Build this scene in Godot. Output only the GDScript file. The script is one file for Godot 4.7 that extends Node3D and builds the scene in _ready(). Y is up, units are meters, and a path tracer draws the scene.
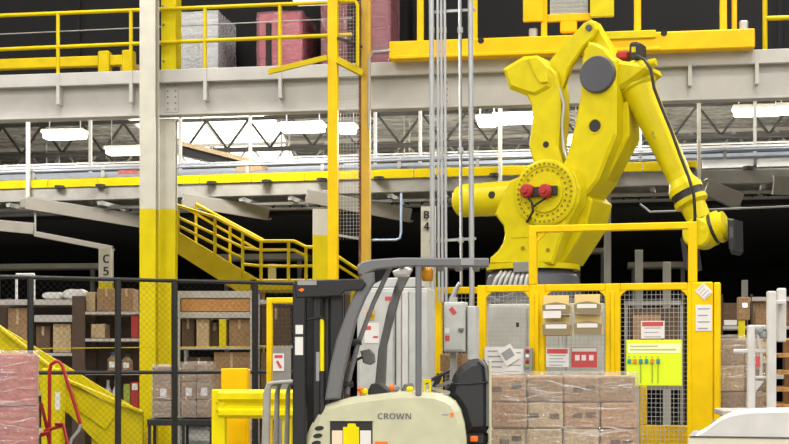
extends Node3D

const FOC := 1400.0      # focal length in pixels of a 789x444 frame
const EYE := 1.5

# ------------------------------------------------------------------ scene
func _ready() -> void:
	var cam := Camera3D.new()
	cam.name = "camera"
	add_child(cam)
	cam.position = Vector3(0, EYE, 0)
	cam.projection = Camera3D.PROJECTION_FRUSTUM
	cam.near = 0.1
	cam.far = 200.0
	cam.size = 444.0 / FOC * cam.near
	cam.frustum_offset = Vector2(0, 138.0 / FOC * cam.near)
	cam.current = true
	var we := WorldEnvironment.new()
	we.name = "world_environment"
	var env := Environment.new()
	env.background_mode = Environment.BG_COLOR
	env.background_color = Color(0.02, 0.02, 0.02)
	env.tonemap_mode = Environment.TONE_MAPPER_LINEAR
	env.tonemap_exposure = 0.84
	env.sdfgi_enabled = true
	env.ssao_enabled = true
	env.ssil_enabled = true
	we.environment = env
	add_child(we)
	materials()
	lights()
	setting()
	mezzanine()
	tower()
	columns()
	conveyor()
	far_floor()
	stairs()
	fence()
	stock()
	robot()
	cage()
	electrics()
	forklift()
	foreground()

# rows of fluorescent fittings: over the camera's aisle, and far down the hall where they are seen
func lights() -> void:
	var rows := ["row nearest the wall behind", "second row from the wall behind", "third row from the wall behind", "fourth row from the wall behind", "fifth row, behind the camera aisle", "sixth row, over the forklift aisle", "seventh row, over the forklift", "row just before the robot"]
	var cols := ["far left", "left", "right", "far right"]
	for j in 8:
		for i in 4:
			lamp(Vector3(-13.5 + i * 9.0, 11.4, 26.0 - j * 6.4), Vector2(2.6, 1.0), 62.0, 2.0, cols[i] + " ceiling light of the " + rows[j], 0, HIGH - 11.41)
	for j in 2:
		for i in 4:
			lamp(Vector3(-9.0 + i * 6.0, 7.75, -26.0 - j * 6.0), Vector2(2.6, 1.0), 70.0, 2.0, cols[i] + [" ceiling light behind the netting", " ceiling light over the conveyor"][j], 0, ROOF - 7.76)
	# the seen ones, given by picture point and distance
	var far := [[65, 134, 40.5, "bright light in the joists at far left"], [126, 150, 44.0, "bright light low beside the white column"], [303, 127, 41, "bright light left of the mesh tower"], [347, 128, 43, "small light right of the mesh tower"], [487, 121, 44, "small light left of the robot's rocker arm"], [517, 118, 41, "bright light behind the robot's rocker arm"], [757, 110, 39, "bright light under the walkway at right"], [800, 108, 39, "light at the right picture edge under the walkway"], [560, 140, 46, "light behind the robot's main arm"]]
	for c in far:
		var d: float = 5.55 * FOC / (360.0 - c[1])
		var at := Vector3((c[0] - 394.5) * d / FOC, EYE + (360.0 - c[1]) * d / FOC, -d)
		lamp(at, Vector2(0.4 if "small" in c[3] else 1.0, 0.4), 75.0, 9.0, c[3], -10, ROOF - at.y)

# ------------------------------------------------------------------ geometry
class Geo:
	var v := PackedVector3Array()
	var n := PackedVector3Array()
	var x := Transform3D.IDENTITY

	func tn(a: Vector3, b: Vector3, c: Vector3, na: Vector3, nb: Vector3, nc: Vector3) -> void:
		# a, b, c run counter-clockwise seen from outside
		v.append_array([x * a, x * c, x * b])
		n.append_array([(x.basis * na).normalized(), (x.basis * nc).normalized(), (x.basis * nb).normalized()])

	func tri(a: Vector3, b: Vector3, c: Vector3) -> void:
		var m := (b - a).cross(c - a)
		if m.length() < 1e-12:
			return
		m = m.normalized()
		tn(a, b, c, m, m, m)

	func quad(a: Vector3, b: Vector3, c: Vector3, d: Vector3) -> void:
		tri(a, b, c)
		tri(a, c, d)

	func out(p: Array, mid: Vector3) -> void:
		var m: Vector3 = (p[1] - p[0]).cross(p[2] - p[0])
		var s := Vector3.ZERO
		for k in p:
			s += k
		if m.dot(s / p.size() - mid) < 0:
			p.reverse()
		for k in range(1, p.size() - 1):
			tri(p[0], p[k], p[k + 1])

	func box(a: Vector3, b: Vector3, ch := 0.0) -> void:
		var lo := a.min(b)
		var hi := a.max(b)
		var mid := (lo + hi) / 2
		var h := (hi - lo) / 2
		ch = minf(ch, minf(h.x, minf(h.y, h.z)) * 0.9)
		var f := func(sx, sy, sz, ax) -> Vector3:
			var e := Vector3(sx * (h.x - (0.0 if ax == 0 else ch)), sy * (h.y - (0.0 if ax == 1 else ch)), sz * (h.z - (0.0 if ax == 2 else ch)))
			return mid + e
		for s in [-1, 1]:
			out([f.call(s, -1, -1, 0), f.call(s, 1, -1, 0), f.call(s, 1, 1, 0), f.call(s, -1, 1, 0)], mid)
			out([f.call(-1, s, -1, 1), f.call(1, s, -1, 1), f.call(1, s, 1, 1), f.call(-1, s, 1, 1)], mid)
			out([f.call(-1, -1, s, 2), f.call(1, -1, s, 2), f.call(1, 1, s, 2), f.call(-1, 1, s, 2)], mid)
			if ch > 0:
				for t in [-1, 1]:
					out([f.call(s, t, -1, 0), f.call(s, t, 1, 0), f.call(s, t, 1, 1), f.call(s, t, -1, 1)], mid)
					out([f.call(s, -1, t, 0), f.call(s, 1, t, 0), f.call(s, 1, t, 2), f.call(s, -1, t, 2)], mid)
					out([f.call(-1, s, t, 1), f.call(1, s, t, 1), f.call(1, s, t, 2), f.call(-1, s, t, 2)], mid)
					for r in [-1, 1]:
						out([f.call(s, t, r, 0), f.call(s, t, r, 1), f.call(s, t, r, 2)], mid)

	# box section along a segment; w across, h along "up"
	func bar(p: Vector3, q: Vector3, w: float, h: float, up := Vector3.UP, ch := 0.0) -> void:
		var d := (q - p)
		var l := d.length()
		d = d / l
		if absf(d.dot(up)) > 0.99:
			up = Vector3(0, 0, 1)
		var s := d.cross(up).normalized()
		var u := s.cross(d)
		var keep := x
		x = x * Transform3D(Basis(d, u, s), (p + q) / 2)
		box(Vector3(-l / 2, -h / 2, -w / 2), Vector3(l / 2, h / 2, w / 2), ch)
		x = keep

	func ring(c: Vector3, a: Vector3, b: Vector3, r: float, k: int) -> Array:
		var o := []
		for i in k:
			var t := TAU * i / k
			o.append(c + (a * cos(t) + b * sin(t)) * r)
		return o

	# profile: list of [radius, distance along the axis]
	func lathe(c: Vector3, axis: Vector3, prof: Array, k := 20, smooth := false) -> void:
		var d := axis.normalized()
		var a := d.cross(Vector3(0, 1, 0) if absf(d.y) < 0.9 else Vector3(1, 0, 0)).normalized()
		var b := d.cross(a)
		for i in prof.size() - 1:
			var r0: float = prof[i][0]
			var r1: float = prof[i + 1][0]
			var h0: float = prof[i][1]
			var h1: float = prof[i + 1][1]
			var sl := Vector2(h1 - h0, r0 - r1).normalized()
			var s0 := sl
			var s1 := sl
			if smooth:
				if i > 0:
					s0 = (sl + Vector2(h0 - float(prof[i - 1][1]), float(prof[i - 1][0]) - r0).normalized()).normalized()
				if i < prof.size() - 2:
					s1 = (sl + Vector2(float(prof[i + 2][1]) - h1, r1 - float(prof[i + 2][0])).normalized()).normalized()
			for j in k:
				var t0 := TAU * j / k
				var t1 := TAU * (j + 1) / k
				var e0 := a * cos(t0) + b * sin(t0)
				var e1 := a * cos(t1) + b * sin(t1)
				var p00 := c + d * h0 + e0 * r0
				var p01 := c + d * h0 + e1 * r0
				var p10 := c + d * h1 + e0 * r1
				var p11 := c + d * h1 + e1 * r1
				var n00 := e0 * s0.x + d * s0.y
				var n01 := e1 * s0.x + d * s0.y
				var n10 := e0 * s1.x + d * s1.y
				var n11 := e1 * s1.x + d * s1.y
				if r0 > 1e-6:
					tn(p00, p01, p11, n00, n01, n11)
				if r1 > 1e-6:
					tn(p00, p11, p10, n00, n11, n10)

	func cyl(p: Vector3, q: Vector3, r0: float, r1 := -1.0, k := 14) -> void:
		if r1 < 0:
			r1 = r0
		var l := (q - p).length()
		lathe(p, q - p, [[0.0, 0.0], [r0, 0.0], [r1, l], [0.0, l]], k)

	# round bar along a path
	func path(pts: Array, r: float, k := 8, close := false) -> void:
		var m := pts.size()
		var rings := []
		var dirs := []
		var a := Vector3.ZERO
		for i in m:
			var t: Vector3
			if i == 0:
				t = pts[1] - pts[0]
			elif i == m - 1:
				t = pts[m - 1] - pts[m - 2]
			else:
				t = (pts[i] - pts[i - 1]).normalized() + (pts[i + 1] - pts[i]).normalized()
			t = t.normalized()
			if i == 0:
				a = t.cross(Vector3(0, 1, 0) if absf(t.y) < 0.9 else Vector3(0, 0, 1)).normalized()
			else:
				a = (a - t * a.dot(t)).normalized()
			rings.append([pts[i], a, t.cross(a)])
			dirs.append(t)
		for i in m - 1:
			for j in k:
				var t0 := TAU * j / k
				var t1 := TAU * (j + 1) / k
				var e := []
				for w in [[i, t0], [i, t1], [i + 1, t1], [i + 1, t0]]:
					var g = rings[w[0]]
					e.append(g[1] * cos(w[1]) + g[2] * sin(w[1]))
				var p0: Vector3 = rings[i][0]
				var p1: Vector3 = rings[i + 1][0]
				tn(p0 + e[0] * r, p0 + e[1] * r, p1 + e[2] * r, e[0], e[1], e[2])
				tn(p0 + e[0] * r, p1 + e[2] * r, p1 + e[3] * r, e[0], e[2], e[3])
		for w in [0, m - 1]:
			var s := -1.0 if w == 0 else 1.0
			var g = rings[w]
			for j in k:
				var t0 := TAU * j / k * s
				var t1 := TAU * (j + 1) / k * s
				tri(g[0], g[0] + (g[1] * cos(t0) + g[2] * sin(t0)) * r, g[0] + (g[1] * cos(t1) + g[2] * sin(t1)) * r)

	# outline in x, y pushed from z0 to z1, edges chamfered by ch
	func prism(poly_in: Array, z0: float, z1: float, ch := 0.0, soft := 40.0) -> void:
		var poly := PackedVector2Array()
		for p in poly_in:
			poly.append(Vector2(p.x, p.y))
		if Geometry2D.is_polygon_clockwise(poly):
			poly.reverse()
		if z1 < z0:
			var t := z0
			z0 = z1
			z1 = t
		var m := poly.size()
		var nrm := []
		for i in m:
			var e := poly[(i + 1) % m] - poly[i]
			nrm.append(Vector2(e.y, -e.x).normalized())
		var inn := PackedVector2Array()
		for i in m:
			var a: Vector2 = nrm[(i + m - 1) % m]
			var b: Vector2 = nrm[i]
			var s := (a + b)
			var k := 2.0 / maxf(s.length_squared(), 0.5)
			inn.append(poly[i] - s * k * ch)
		var idx := Geometry2D.triangulate_polygon(inn)
		for i in range(0, idx.size(), 3):
			var a := inn[idx[i]]
			var b := inn[idx[i + 1]]
			var c := inn[idx[i + 2]]
			if (b - a).cross(c - a) < 0:
				var t := b
				b = c
				c = t
			tri(Vector3(a.x, a.y, z1), Vector3(b.x, b.y, z1), Vector3(c.x, c.y, z1))
			tri(Vector3(a.x, a.y, z0), Vector3(c.x, c.y, z0), Vector3(b.x, b.y, z0))
		for i in m:
			var j := (i + 1) % m
			var b: Vector2 = nrm[i]
			var n0: Vector2 = nrm[(i + m - 1) % m]
			var n1: Vector2 = nrm[j]
			n0 = (n0 + b).normalized() if rad_to_deg(absf(n0.angle_to(b))) < soft else b
			n1 = (n1 + b).normalized() if rad_to_deg(absf(n1.angle_to(b))) < soft else b
			var p := poly[i]
			var q := poly[j]
			var a0 := Vector3(p.x, p.y, z0 + ch)
			var a1 := Vector3(q.x, q.y, z0 + ch)
			var b0 := Vector3(p.x, p.y, z1 - ch)
			var b1 := Vector3(q.x, q.y, z1 - ch)
			var m0 := Vector3(n0.x, n0.y, 0)
			var m1 := Vector3(n1.x, n1.y, 0)
			tn(a0, a1, b1, m0, m1, m1)
			tn(a0, b1, b0, m0, m1, m0)
			if ch > 0:
				quad(b0, b1, Vector3(inn[j].x, inn[j].y, z1), Vector3(inn[i].x, inn[i].y, z1))
				quad(Vector3(inn[i].x, inn[i].y, z0), Vector3(inn[j].x, inn[j].y, z0), a1, a0)

	func shift(o: Vector3) -> Geo:
		for i in v.size():
			v[i] = v[i] + o
		return self

	func mesh() -> ArrayMesh:
		var a := []
		a.resize(Mesh.ARRAY_MAX)
		a[Mesh.ARRAY_VERTEX] = v
		a[Mesh.ARRAY_NORMAL] = n
		var m := ArrayMesh.new()
		m.add_surface_from_arrays(Mesh.PRIMITIVE_TRIANGLES, a)
		return m

# ------------------------------------------------------------------ frames
# A frame is a Transform3D standing on the floor: x along the thing, y up, z towards the viewer.
func frame(px: float, d: float, yaw: float) -> Transform3D:
	return Transform3D(Basis(Vector3.UP, deg_to_rad(yaw)), Vector3((px - 394.5) * d / FOC, 0, -d))

var cf := Transform3D.IDENTITY

# where the line of sight through a picture point meets the plane z = off of the current frame
func q(px: float, py: float, off := 0.0) -> Vector3:
	var inv := cf.affine_inverse()
	var o := inv * Vector3(0, EYE, 0)
	var d := inv.basis * Vector3((px - 394.5) / FOC, (360.0 - py) / FOC, -1)
	return o + d * ((off - o.z) / d.z)

func qs(list: Array, off := 0.0) -> Array:
	var r := []
	for p in list:
		r.append(q(p[0], p[1], off))
	return r

# ------------------------------------------------------------------ objects
var used := {}
var bases := {}

func numbered(nm: String) -> String:
	var k: int = used.get(nm, 0)
	used[nm] = k + 1
	return nm if k == 0 else "%s_%03d" % [nm, k]

func metas(o: Node, label: String, category := "", group := "", kind := "") -> void:
	if label:
		o.set_meta("label", label)
	if category:
		o.set_meta("category", category)
	if group:
		o.set_meta("group", group)
	if kind:
		o.set_meta("kind", kind)

func thing(nm: String, label: String, category: String, base: Vector3, group := "", kind := "") -> Node3D:
	var o := Node3D.new()
	o.name = numbered(nm)
	add_child(o)
	o.transform = cf * Transform3D(Basis.IDENTITY, base)
	bases[o] = base
	metas(o, label, category, group, kind)
	return o

func part(nm: String, g, m: Material, parent: Node3D, label := "", kind := "") -> MeshInstance3D:
	var o := MeshInstance3D.new()
	o.name = nm
	var b: Vector3 = bases.get(parent, Vector3.ZERO)
	if g is Geo:
		g.shift(-b)
		o.mesh = g.mesh()
	else:
		o.mesh = g
	bases[o] = b
	o.material_override = m
	parent.add_child(o, true)
	metas(o, label, "", "", kind)
	return o

# a shared mesh placed at a spot of the parent's frame
func piece(nm: String, mesh: Mesh, m: Material, parent: Node3D, at: Vector3, turn := Basis.IDENTITY) -> MeshInstance3D:
	var o := MeshInstance3D.new()
	o.name = nm
	o.mesh = mesh
	o.material_override = m
	var b: Vector3 = bases.get(parent, Vector3.ZERO)
	bases[o] = b
	o.transform = Transform3D(turn, at - b)
	parent.add_child(o, true)
	return o

func single(nm: String, g: Geo, m: Material, label: String, category: String, base: Vector3, group := "", kind := "") -> MeshInstance3D:
	var o := MeshInstance3D.new()
	o.name = numbered(nm)
	g.shift(-base)
	o.mesh = g.mesh()
	o.material_override = m
	add_child(o)
	bases[o] = base
	o.transform = cf * Transform3D(Basis.IDENTITY, base)
	metas(o, label, category, group, kind)
	return o

func lettering(text: String, height: float, m: Material, parent: Node3D, at: Vector3, turn := Basis.IDENTITY, font_name := "Droid Sans", bold := false, nm := "lettering") -> MeshInstance3D:
	var t := TextMesh.new()
	var sf := SystemFont.new()
	sf.font_names = PackedStringArray([font_name])
	if bold:
		sf.font_weight = 700
	t.font = sf
	t.text = text
	t.font_size = 48
	t.pixel_size = height / 35.0
	t.depth = 0.004
	t.curve_step = 3.0
	return piece(nm, t, m, parent, at, turn)

func bx(a: Vector3, b: Vector3, ch := 0.0) -> Geo:
	var g := Geo.new()
	g.box(a, b, ch)
	return g

# picture rectangle on the plane z1 of the frame, pushed back to z0
func rect(x0: float, y0: float, x1: float, y1: float, z0: float, z1: float, ch := 0.0) -> Geo:
	var a := q(x0, y0, z1)
	var b := q(x1, y1, z1)
	return bx(Vector3(a.x, a.y, z0), Vector3(b.x, b.y, z1), ch)

func pri(list: Array, z0: float, z1: float, ch := 0.0, soft := 40.0) -> Geo:
	var g := Geo.new()
	g.prism(qs(list, maxf(z0, z1)), z0, z1, ch, soft)
	return g

func rod(pts: Array, r: float, k := 8) -> Geo:
	var g := Geo.new()
	g.path(pts, r, k)
	return g

func bars(p: Vector3, r: Vector3, w: float, h: float, up := Vector3.UP, ch := 0.0) -> Geo:
	var g := Geo.new()
	g.bar(p, r, w, h, up, ch)
	return g

# grid of welded wire between two corners of a plane
func wire_grid(a: Vector3, b: Vector3, step: float, t: float) -> Geo:
	var g := Geo.new()
	var nx := int((b.x - a.x) / step)
	var ny := int((b.y - a.y) / step)
	for i in range(1, nx + 1):
		var xx := a.x + (b.x - a.x) * i / (nx + 1)
		g.box(Vector3(xx - t / 2, a.y, a.z), Vector3(xx + t / 2, b.y, a.z + t))
	for i in range(1, ny + 1):
		var yy := a.y + (b.y - a.y) * i / (ny + 1)
		g.box(Vector3(a.x, yy - t / 2, a.z - t), Vector3(b.x, yy + t / 2, a.z))
	return g

# chain link between two corners of a plane
func chain_link(a: Vector3, b: Vector3, step: float, t: float) -> Geo:
	var g := Geo.new()
	var w := b.x - a.x
	var h := b.y - a.y
	var c := -h
	while c < w:
		for s in [0, 1]:
			var x0 := c
			var y0 := 0.0
			var x1 := c + h
			var y1 := h
			if x0 < 0:
				y0 = -x0
				x0 = 0
			if x1 > w:
				y1 -= x1 - w
				x1 = w
			if x1 - x0 > 0.02:
				if s == 0:
					g.bar(Vector3(a.x + x0, a.y + y0, a.z), Vector3(a.x + x1, a.y + y1, a.z), t, t)
				else:
					g.bar(Vector3(a.x + x0, b.y - y0, a.z - t), Vector3(a.x + x1, b.y - y1, a.z - t), t, t)
		c += step
	return g

# ------------------------------------------------------------------ materials
var tex := {}

func noise_image(seed_: int, freq: float, lo: float, hi: float, size := 256, oct := 4, stretch := 1.0) -> ImageTexture:
	var nz := FastNoiseLite.new()
	nz.seed = seed_
	nz.frequency = freq
	nz.fractal_octaves = oct
	var im := Image.create(size, size, true, Image.FORMAT_RGB8)
	for j in size:
		for i in size:
			# the pattern closes on itself along both axes
			var u := TAU * i / size
			var w := TAU * j / size
			var r := size / TAU
			var s := nz.get_noise_3d(cos(u) * r + sin(w) * r * stretch, sin(u) * r, cos(w) * r * stretch)
			var k := clampf(lo + (hi - lo) * (0.5 + s * 0.9), 0.0, 1.0)
			im.set_pixel(i, j, Color(k, k, k))
	return ImageTexture.create_from_image(im)

func bump_image(seed_: int, freq: float, strength: float, size := 256) -> ImageTexture:
	var nz := FastNoiseLite.new()
	nz.seed = seed_
	nz.frequency = freq
	nz.fractal_octaves = 3
	nz.fractal_type = FastNoiseLite.FRACTAL_RIDGED
	var im := nz.get_seamless_image(size, size)
	im.convert(Image.FORMAT_RGBA8)
	im.bump_map_to_normal_map(strength)
	return ImageTexture.create_from_image(im)

func mat(c: Color, rough := 0.6, metal := 0.0, grain := "", scale := 1.0) -> StandardMaterial3D:
	var m := StandardMaterial3D.new()
	m.albedo_color = c
	m.roughness = rough
	m.metallic = metal
	if grain:
		m.albedo_texture = tex[grain]
		m.uv1_triplanar = true
		m.uv1_scale = Vector3.ONE * scale
	return m

func glow(c: Color, e: float) -> StandardMaterial3D:
	var m := mat(Color(0.9, 0.9, 0.9), 0.5)
	m.emission_enabled = true
	m.emission = c
	m.emission_energy_multiplier = e
	return m

var M := {}

func materials() -> void:
	tex.soft = noise_image(3, 0.02, 0.93, 1.0)
	tex.dirt = noise_image(7, 0.035, 0.62, 1.05, 256, 5)
	tex.streak = noise_image(11, 0.03, 0.7, 1.05, 256, 4, 0.15)
	tex.card = noise_image(19, 0.09, 0.76, 1.02, 256, 5)
	tex.crumple = bump_image(23, 0.018, 9.0)
	tex.weave = noise_image(29, 0.35, 0.2, 1.2, 256, 2)
	M.robot = mat(Color(0.82, 0.755, 0.06), 0.38, 0.0, "soft", 0.7)
	M.robot_dull = mat(Color(0.84, 0.78, 0.14), 0.5, 0.0, "dirt", 0.9)
	M.robot_bolt = mat(Color(0.50, 0.44, 0.08), 0.5)
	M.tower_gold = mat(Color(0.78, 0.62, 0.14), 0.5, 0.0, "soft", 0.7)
	M.faint = mat(Color(0.70, 0.73, 0.52), 0.7)
	M.robot_grey = mat(Color(0.27, 0.27, 0.30), 0.5)
	M.cage = mat(Color(0.92, 0.765, 0.0), 0.4, 0.0, "soft", 0.6)
	M.amber = mat(Color(0.96, 0.75, 0.0), 0.4, 0.0, "soft", 0.5)
	M.rail = mat(Color(0.81, 0.71, 0.02), 0.45, 0.0, "soft", 0.7)
	M.guard = mat(Color(0.92, 0.85, 0.01), 0.4, 0.0, "soft", 0.7)
	M.column_yellow = mat(Color(0.82, 0.75, 0.0), 0.5, 0.0, "soft", 0.5)
	M.stair = mat(Color(0.80, 0.70, 0.02), 0.5, 0.0, "soft", 0.6)
	M.white_paint = mat(Color(0.79, 0.775, 0.72), 0.5, 0.0, "soft", 0.5)
	M.mezz = mat(Color(0.73, 0.72, 0.70), 0.5, 0.0, "soft", 0.35)
	M.mezz_dark = mat(Color(0.52, 0.51, 0.50), 0.55, 0.0, "soft", 0.4)
	M.galv = mat(Color(0.68, 0.68, 0.67), 0.42, 0.35, "soft", 1.0)
	M.conduit = mat(Color(0.64, 0.65, 0.66), 0.38, 0.3)
	M.conveyor = mat(Color(0.60, 0.59, 0.56), 0.55, 0.1, "soft", 0.8)
	M.conveyor_blue = mat(Color(0.55, 0.57, 0.60), 0.4, 0.2, "soft", 0.8)
	M.panel = mat(Color(0.54, 0.52, 0.48), 0.6, 0.0, "soft", 0.5)
	M.roof = mat(Color(0.80, 0.79, 0.77), 0.8, 0.0, "soft", 0.25)
	M.roof_low = mat(Color(0.60, 0.59, 0.56), 0.7, 0.0, "dirt", 0.3)
	M.joist = mat(Color(0.13, 0.12, 0.11), 0.7)
	M.joist_light = mat(Color(0.62, 0.61, 0.58), 0.6)
	M.black = mat(Color(0.035, 0.035, 0.04), 0.7)
	M.fence = mat(Color(0.06, 0.065, 0.07), 0.45)
	M.net = mat(Color(0.05, 0.05, 0.068), 0.9, 0.0, "weave", 3.0)
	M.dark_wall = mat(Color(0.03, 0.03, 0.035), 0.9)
	M.floor = mat(Color(0.62, 0.61, 0.58), 0.45, 0.0, "dirt", 0.2)
	M.hall = mat(Color(0.85, 0.84, 0.81), 0.85, 0.0, "soft", 0.1)
	M.card = mat(Color(0.64, 0.51, 0.37), 0.85, 0.0, "card", 1.2)
	M.card_light = mat(Color(0.78, 0.68, 0.53), 0.85, 0.0, "card", 1.2)
	M.card_dark = mat(Color(0.42, 0.33, 0.24), 0.85, 0.0, "card", 1.2)
	M.card_grey = mat(Color(0.62, 0.52, 0.40), 0.8, 0.0, "card", 1.2)
	M.kraft = mat(Color(0.72, 0.56, 0.40), 0.85, 0.0, "card", 1.0)
	M.pink = mat(Color(0.70, 0.37, 0.32), 0.6, 0.0, "card", 0.9)
	M.pink_dark = mat(Color(0.46, 0.19, 0.22), 0.6, 0.0, "card", 0.9)
	M.pink_pale = mat(Color(0.74, 0.33, 0.38), 0.55, 0.0, "card", 0.9)
	M.wood = mat(Color(0.74, 0.55, 0.32), 0.8, 0.0, "streak", 2.0)
	M.red = mat(Color(0.60, 0.07, 0.06), 0.4)
	M.red_dull = mat(Color(0.62, 0.13, 0.12), 0.6)
	M.sign_red = mat(Color(0.74, 0.27, 0.28), 0.6)
	M.sign_white = mat(Color(0.84, 0.83, 0.82), 0.6)
	M.sign_grey = mat(Color(0.55, 0.55, 0.56), 0.6)
	M.lime = mat(Color(0.84, 0.92, 0.06), 0.5)
	M.cabinet = mat(Color(0.72, 0.73, 0.72), 0.5, 0.0, "soft", 0.8)
	M.cabinet_dark = mat(Color(0.55, 0.57, 0.57), 0.5, 0.0, "soft", 0.8)
	M.beige = mat(Color(0.765, 0.76, 0.645), 0.4, 0.0, "soft", 0.8)
	M.truck_grey = mat(Color(0.40, 0.40, 0.41), 0.5)
	M.truck_dark = mat(Color(0.11, 0.11, 0.12), 0.5)
	M.mast = mat(Color(0.10, 0.10, 0.11), 0.4)
	M.seat = mat(Color(0.15, 0.155, 0.17), 0.55, 0.0, "soft", 2.0)
	M.bin = mat(Color(0.86, 0.76, 0.50), 0.6)
	M.bin_front = mat(Color(0.52, 0.46, 0.34), 0.6)
	M.orange = mat(Color(0.93, 0.45, 0.08), 0.5)
	M.cable = mat(Color(0.05, 0.05, 0.06), 0.5)
	M.shell_white = mat(Color(0.80, 0.79, 0.78), 0.35, 0.0, "soft", 0.6)
	M.shell_cream = mat(Color(0.80, 0.78, 0.70), 0.45)
	M.rack_brown = mat(Color(0.30, 0.22, 0.16), 0.7, 0.0, "soft", 0.8)
	M.rack_grey = mat(Color(0.70, 0.68, 0.66), 0.5, 0.1, "soft", 0.8)
	M.green = mat(Color(0.55, 0.60, 0.20), 0.6)
	M.blue = mat(Color(0.20, 0.27, 0.45), 0.5)
	for k in ["robot", "column_yellow", "cage", "rail", "guard", "stair", "amber"]:
		M[k].metallic_specular = 0.3
	M.film = mat(Color(0.93, 0.93, 0.95), 0.14)
	M.film.transparency = BaseMaterial3D.TRANSPARENCY_ALPHA
	M.film.albedo_color.a = 0.1
	M.film.normal_enabled = true
	M.film.normal_texture = tex.crumple
	M.film.normal_scale = 1.0
	M.film.uv1_triplanar = true
	M.film.uv1_scale = Vector3(0.9, 2.2, 0.9)
	M.film_thick = M.film.duplicate()
	M.film_thick.albedo_color.a = 0.4
	M.crease = mat(Color(0.95, 0.95, 0.96), 0.25)
	M.crease.transparency = BaseMaterial3D.TRANSPARENCY_ALPHA
	M.crease.albedo_color.a = 0.2
	M.film_pink = M.film.duplicate()
	M.film_pink.albedo_color = Color(0.90, 0.60, 0.66, 0.2)

# ------------------------------------------------------------------ setting
func lamp(at: Vector3, size: Vector2, e: float, face: float, label: String, turn := 0.0, drop := 0.35) -> void:
	cf = Transform3D(Basis(Vector3.UP, deg_to_rad(turn)), at)
	var t := thing("ceiling_light", label, "ceiling light", Vector3.ZERO, "fluorescent lights under the roof")
	part("housing", bx(Vector3(-size.x / 2 - 0.04, 0, -size.y / 2 - 0.04), Vector3(size.x / 2 + 0.04, 0.1, size.y / 2 + 0.04), 0.02), M.white_paint, t)
	part("diffuser", bx(Vector3(-size.x / 2, -0.12, -size.y / 2), Vector3(size.x / 2, 0.0, size.y / 2), 0.03), glow(Color(1, 0.98, 0.94), face), t)
	for s in [-1, 1]:
		part("hanger_rod", rod([Vector3(s * size.x * 0.4, 0.1, 0), Vector3(s * size.x * 0.4, drop, 0)], 0.012, 6), M.galv, t)
	if e > 0:
		var l := AreaLight3D.new()
		l.name = "area_light"
		l.area_size = size
		l.light_energy = e
		l.light_color = Color(1, 0.985, 0.962)
		l.area_range = 60.0
		l.shadow_enabled = true
		l.position = Vector3(0, -0.14, 0)
		l.rotation_degrees = Vector3(-90, 0, 0)
		t.add_child(l)

const ROOF := 8.3    # low roof over the conveyors
const HIGH := 12.0   # high roof over the aisle

func joist(z: float, m: Material) -> void:
	var t := thing("ceiling_joist", "", "", Vector3(0, 7.3, z), "", "structure")
	var x0 := -17.0
	var x1 := 17.0
	part("top_chord", bx(Vector3(x0, 8.14, z - 0.06), Vector3(x1, 8.24, z + 0.06)), m, t)
	part("bottom_chord", bx(Vector3(x0, 7.27, z - 0.08), Vector3(x1, 7.38, z + 0.08)), m, t)
	var n := 56
	var pts := []
	for i in n + 1:
		pts.append(Vector3(x0 + (x1 - x0) * i / n, 7.36 if i % 2 == 0 else 8.16, z))
	part("webbing", rod(pts, 0.055, 6), m, t)

func i_beam(c: Vector3, w: float, d: float, tf: float, y0: float, y1: float, yaw: float) -> Geo:
	var g := Geo.new()
	g.x = Transform3D(Basis(Vector3.UP, deg_to_rad(yaw)), c)
	var o := [Vector2(-w / 2, d / 2), Vector2(w / 2, d / 2), Vector2(w / 2, d / 2 - tf), Vector2(tf / 2, d / 2 - tf), Vector2(tf / 2, tf - d / 2), Vector2(w / 2, tf - d / 2), Vector2(w / 2, -d / 2), Vector2(-w / 2, -d / 2), Vector2(-w / 2, tf - d / 2), Vector2(-tf / 2, tf - d / 2), Vector2(-tf / 2, d / 2 - tf), Vector2(-w / 2, d / 2 - tf)]
	var k := g.x
	g.x = k * Transform3D(Basis(Vector3(1, 0, 0), Vector3(0, 0, -1), Vector3(0, 1, 0)), Vector3.ZERO)
	var oo := []
	for p in o:
		oo.append(Vector3(p.x, -p.y, 0))
	g.prism(oo, y0, y1, 0.0, 5.0)
	return g

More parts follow.
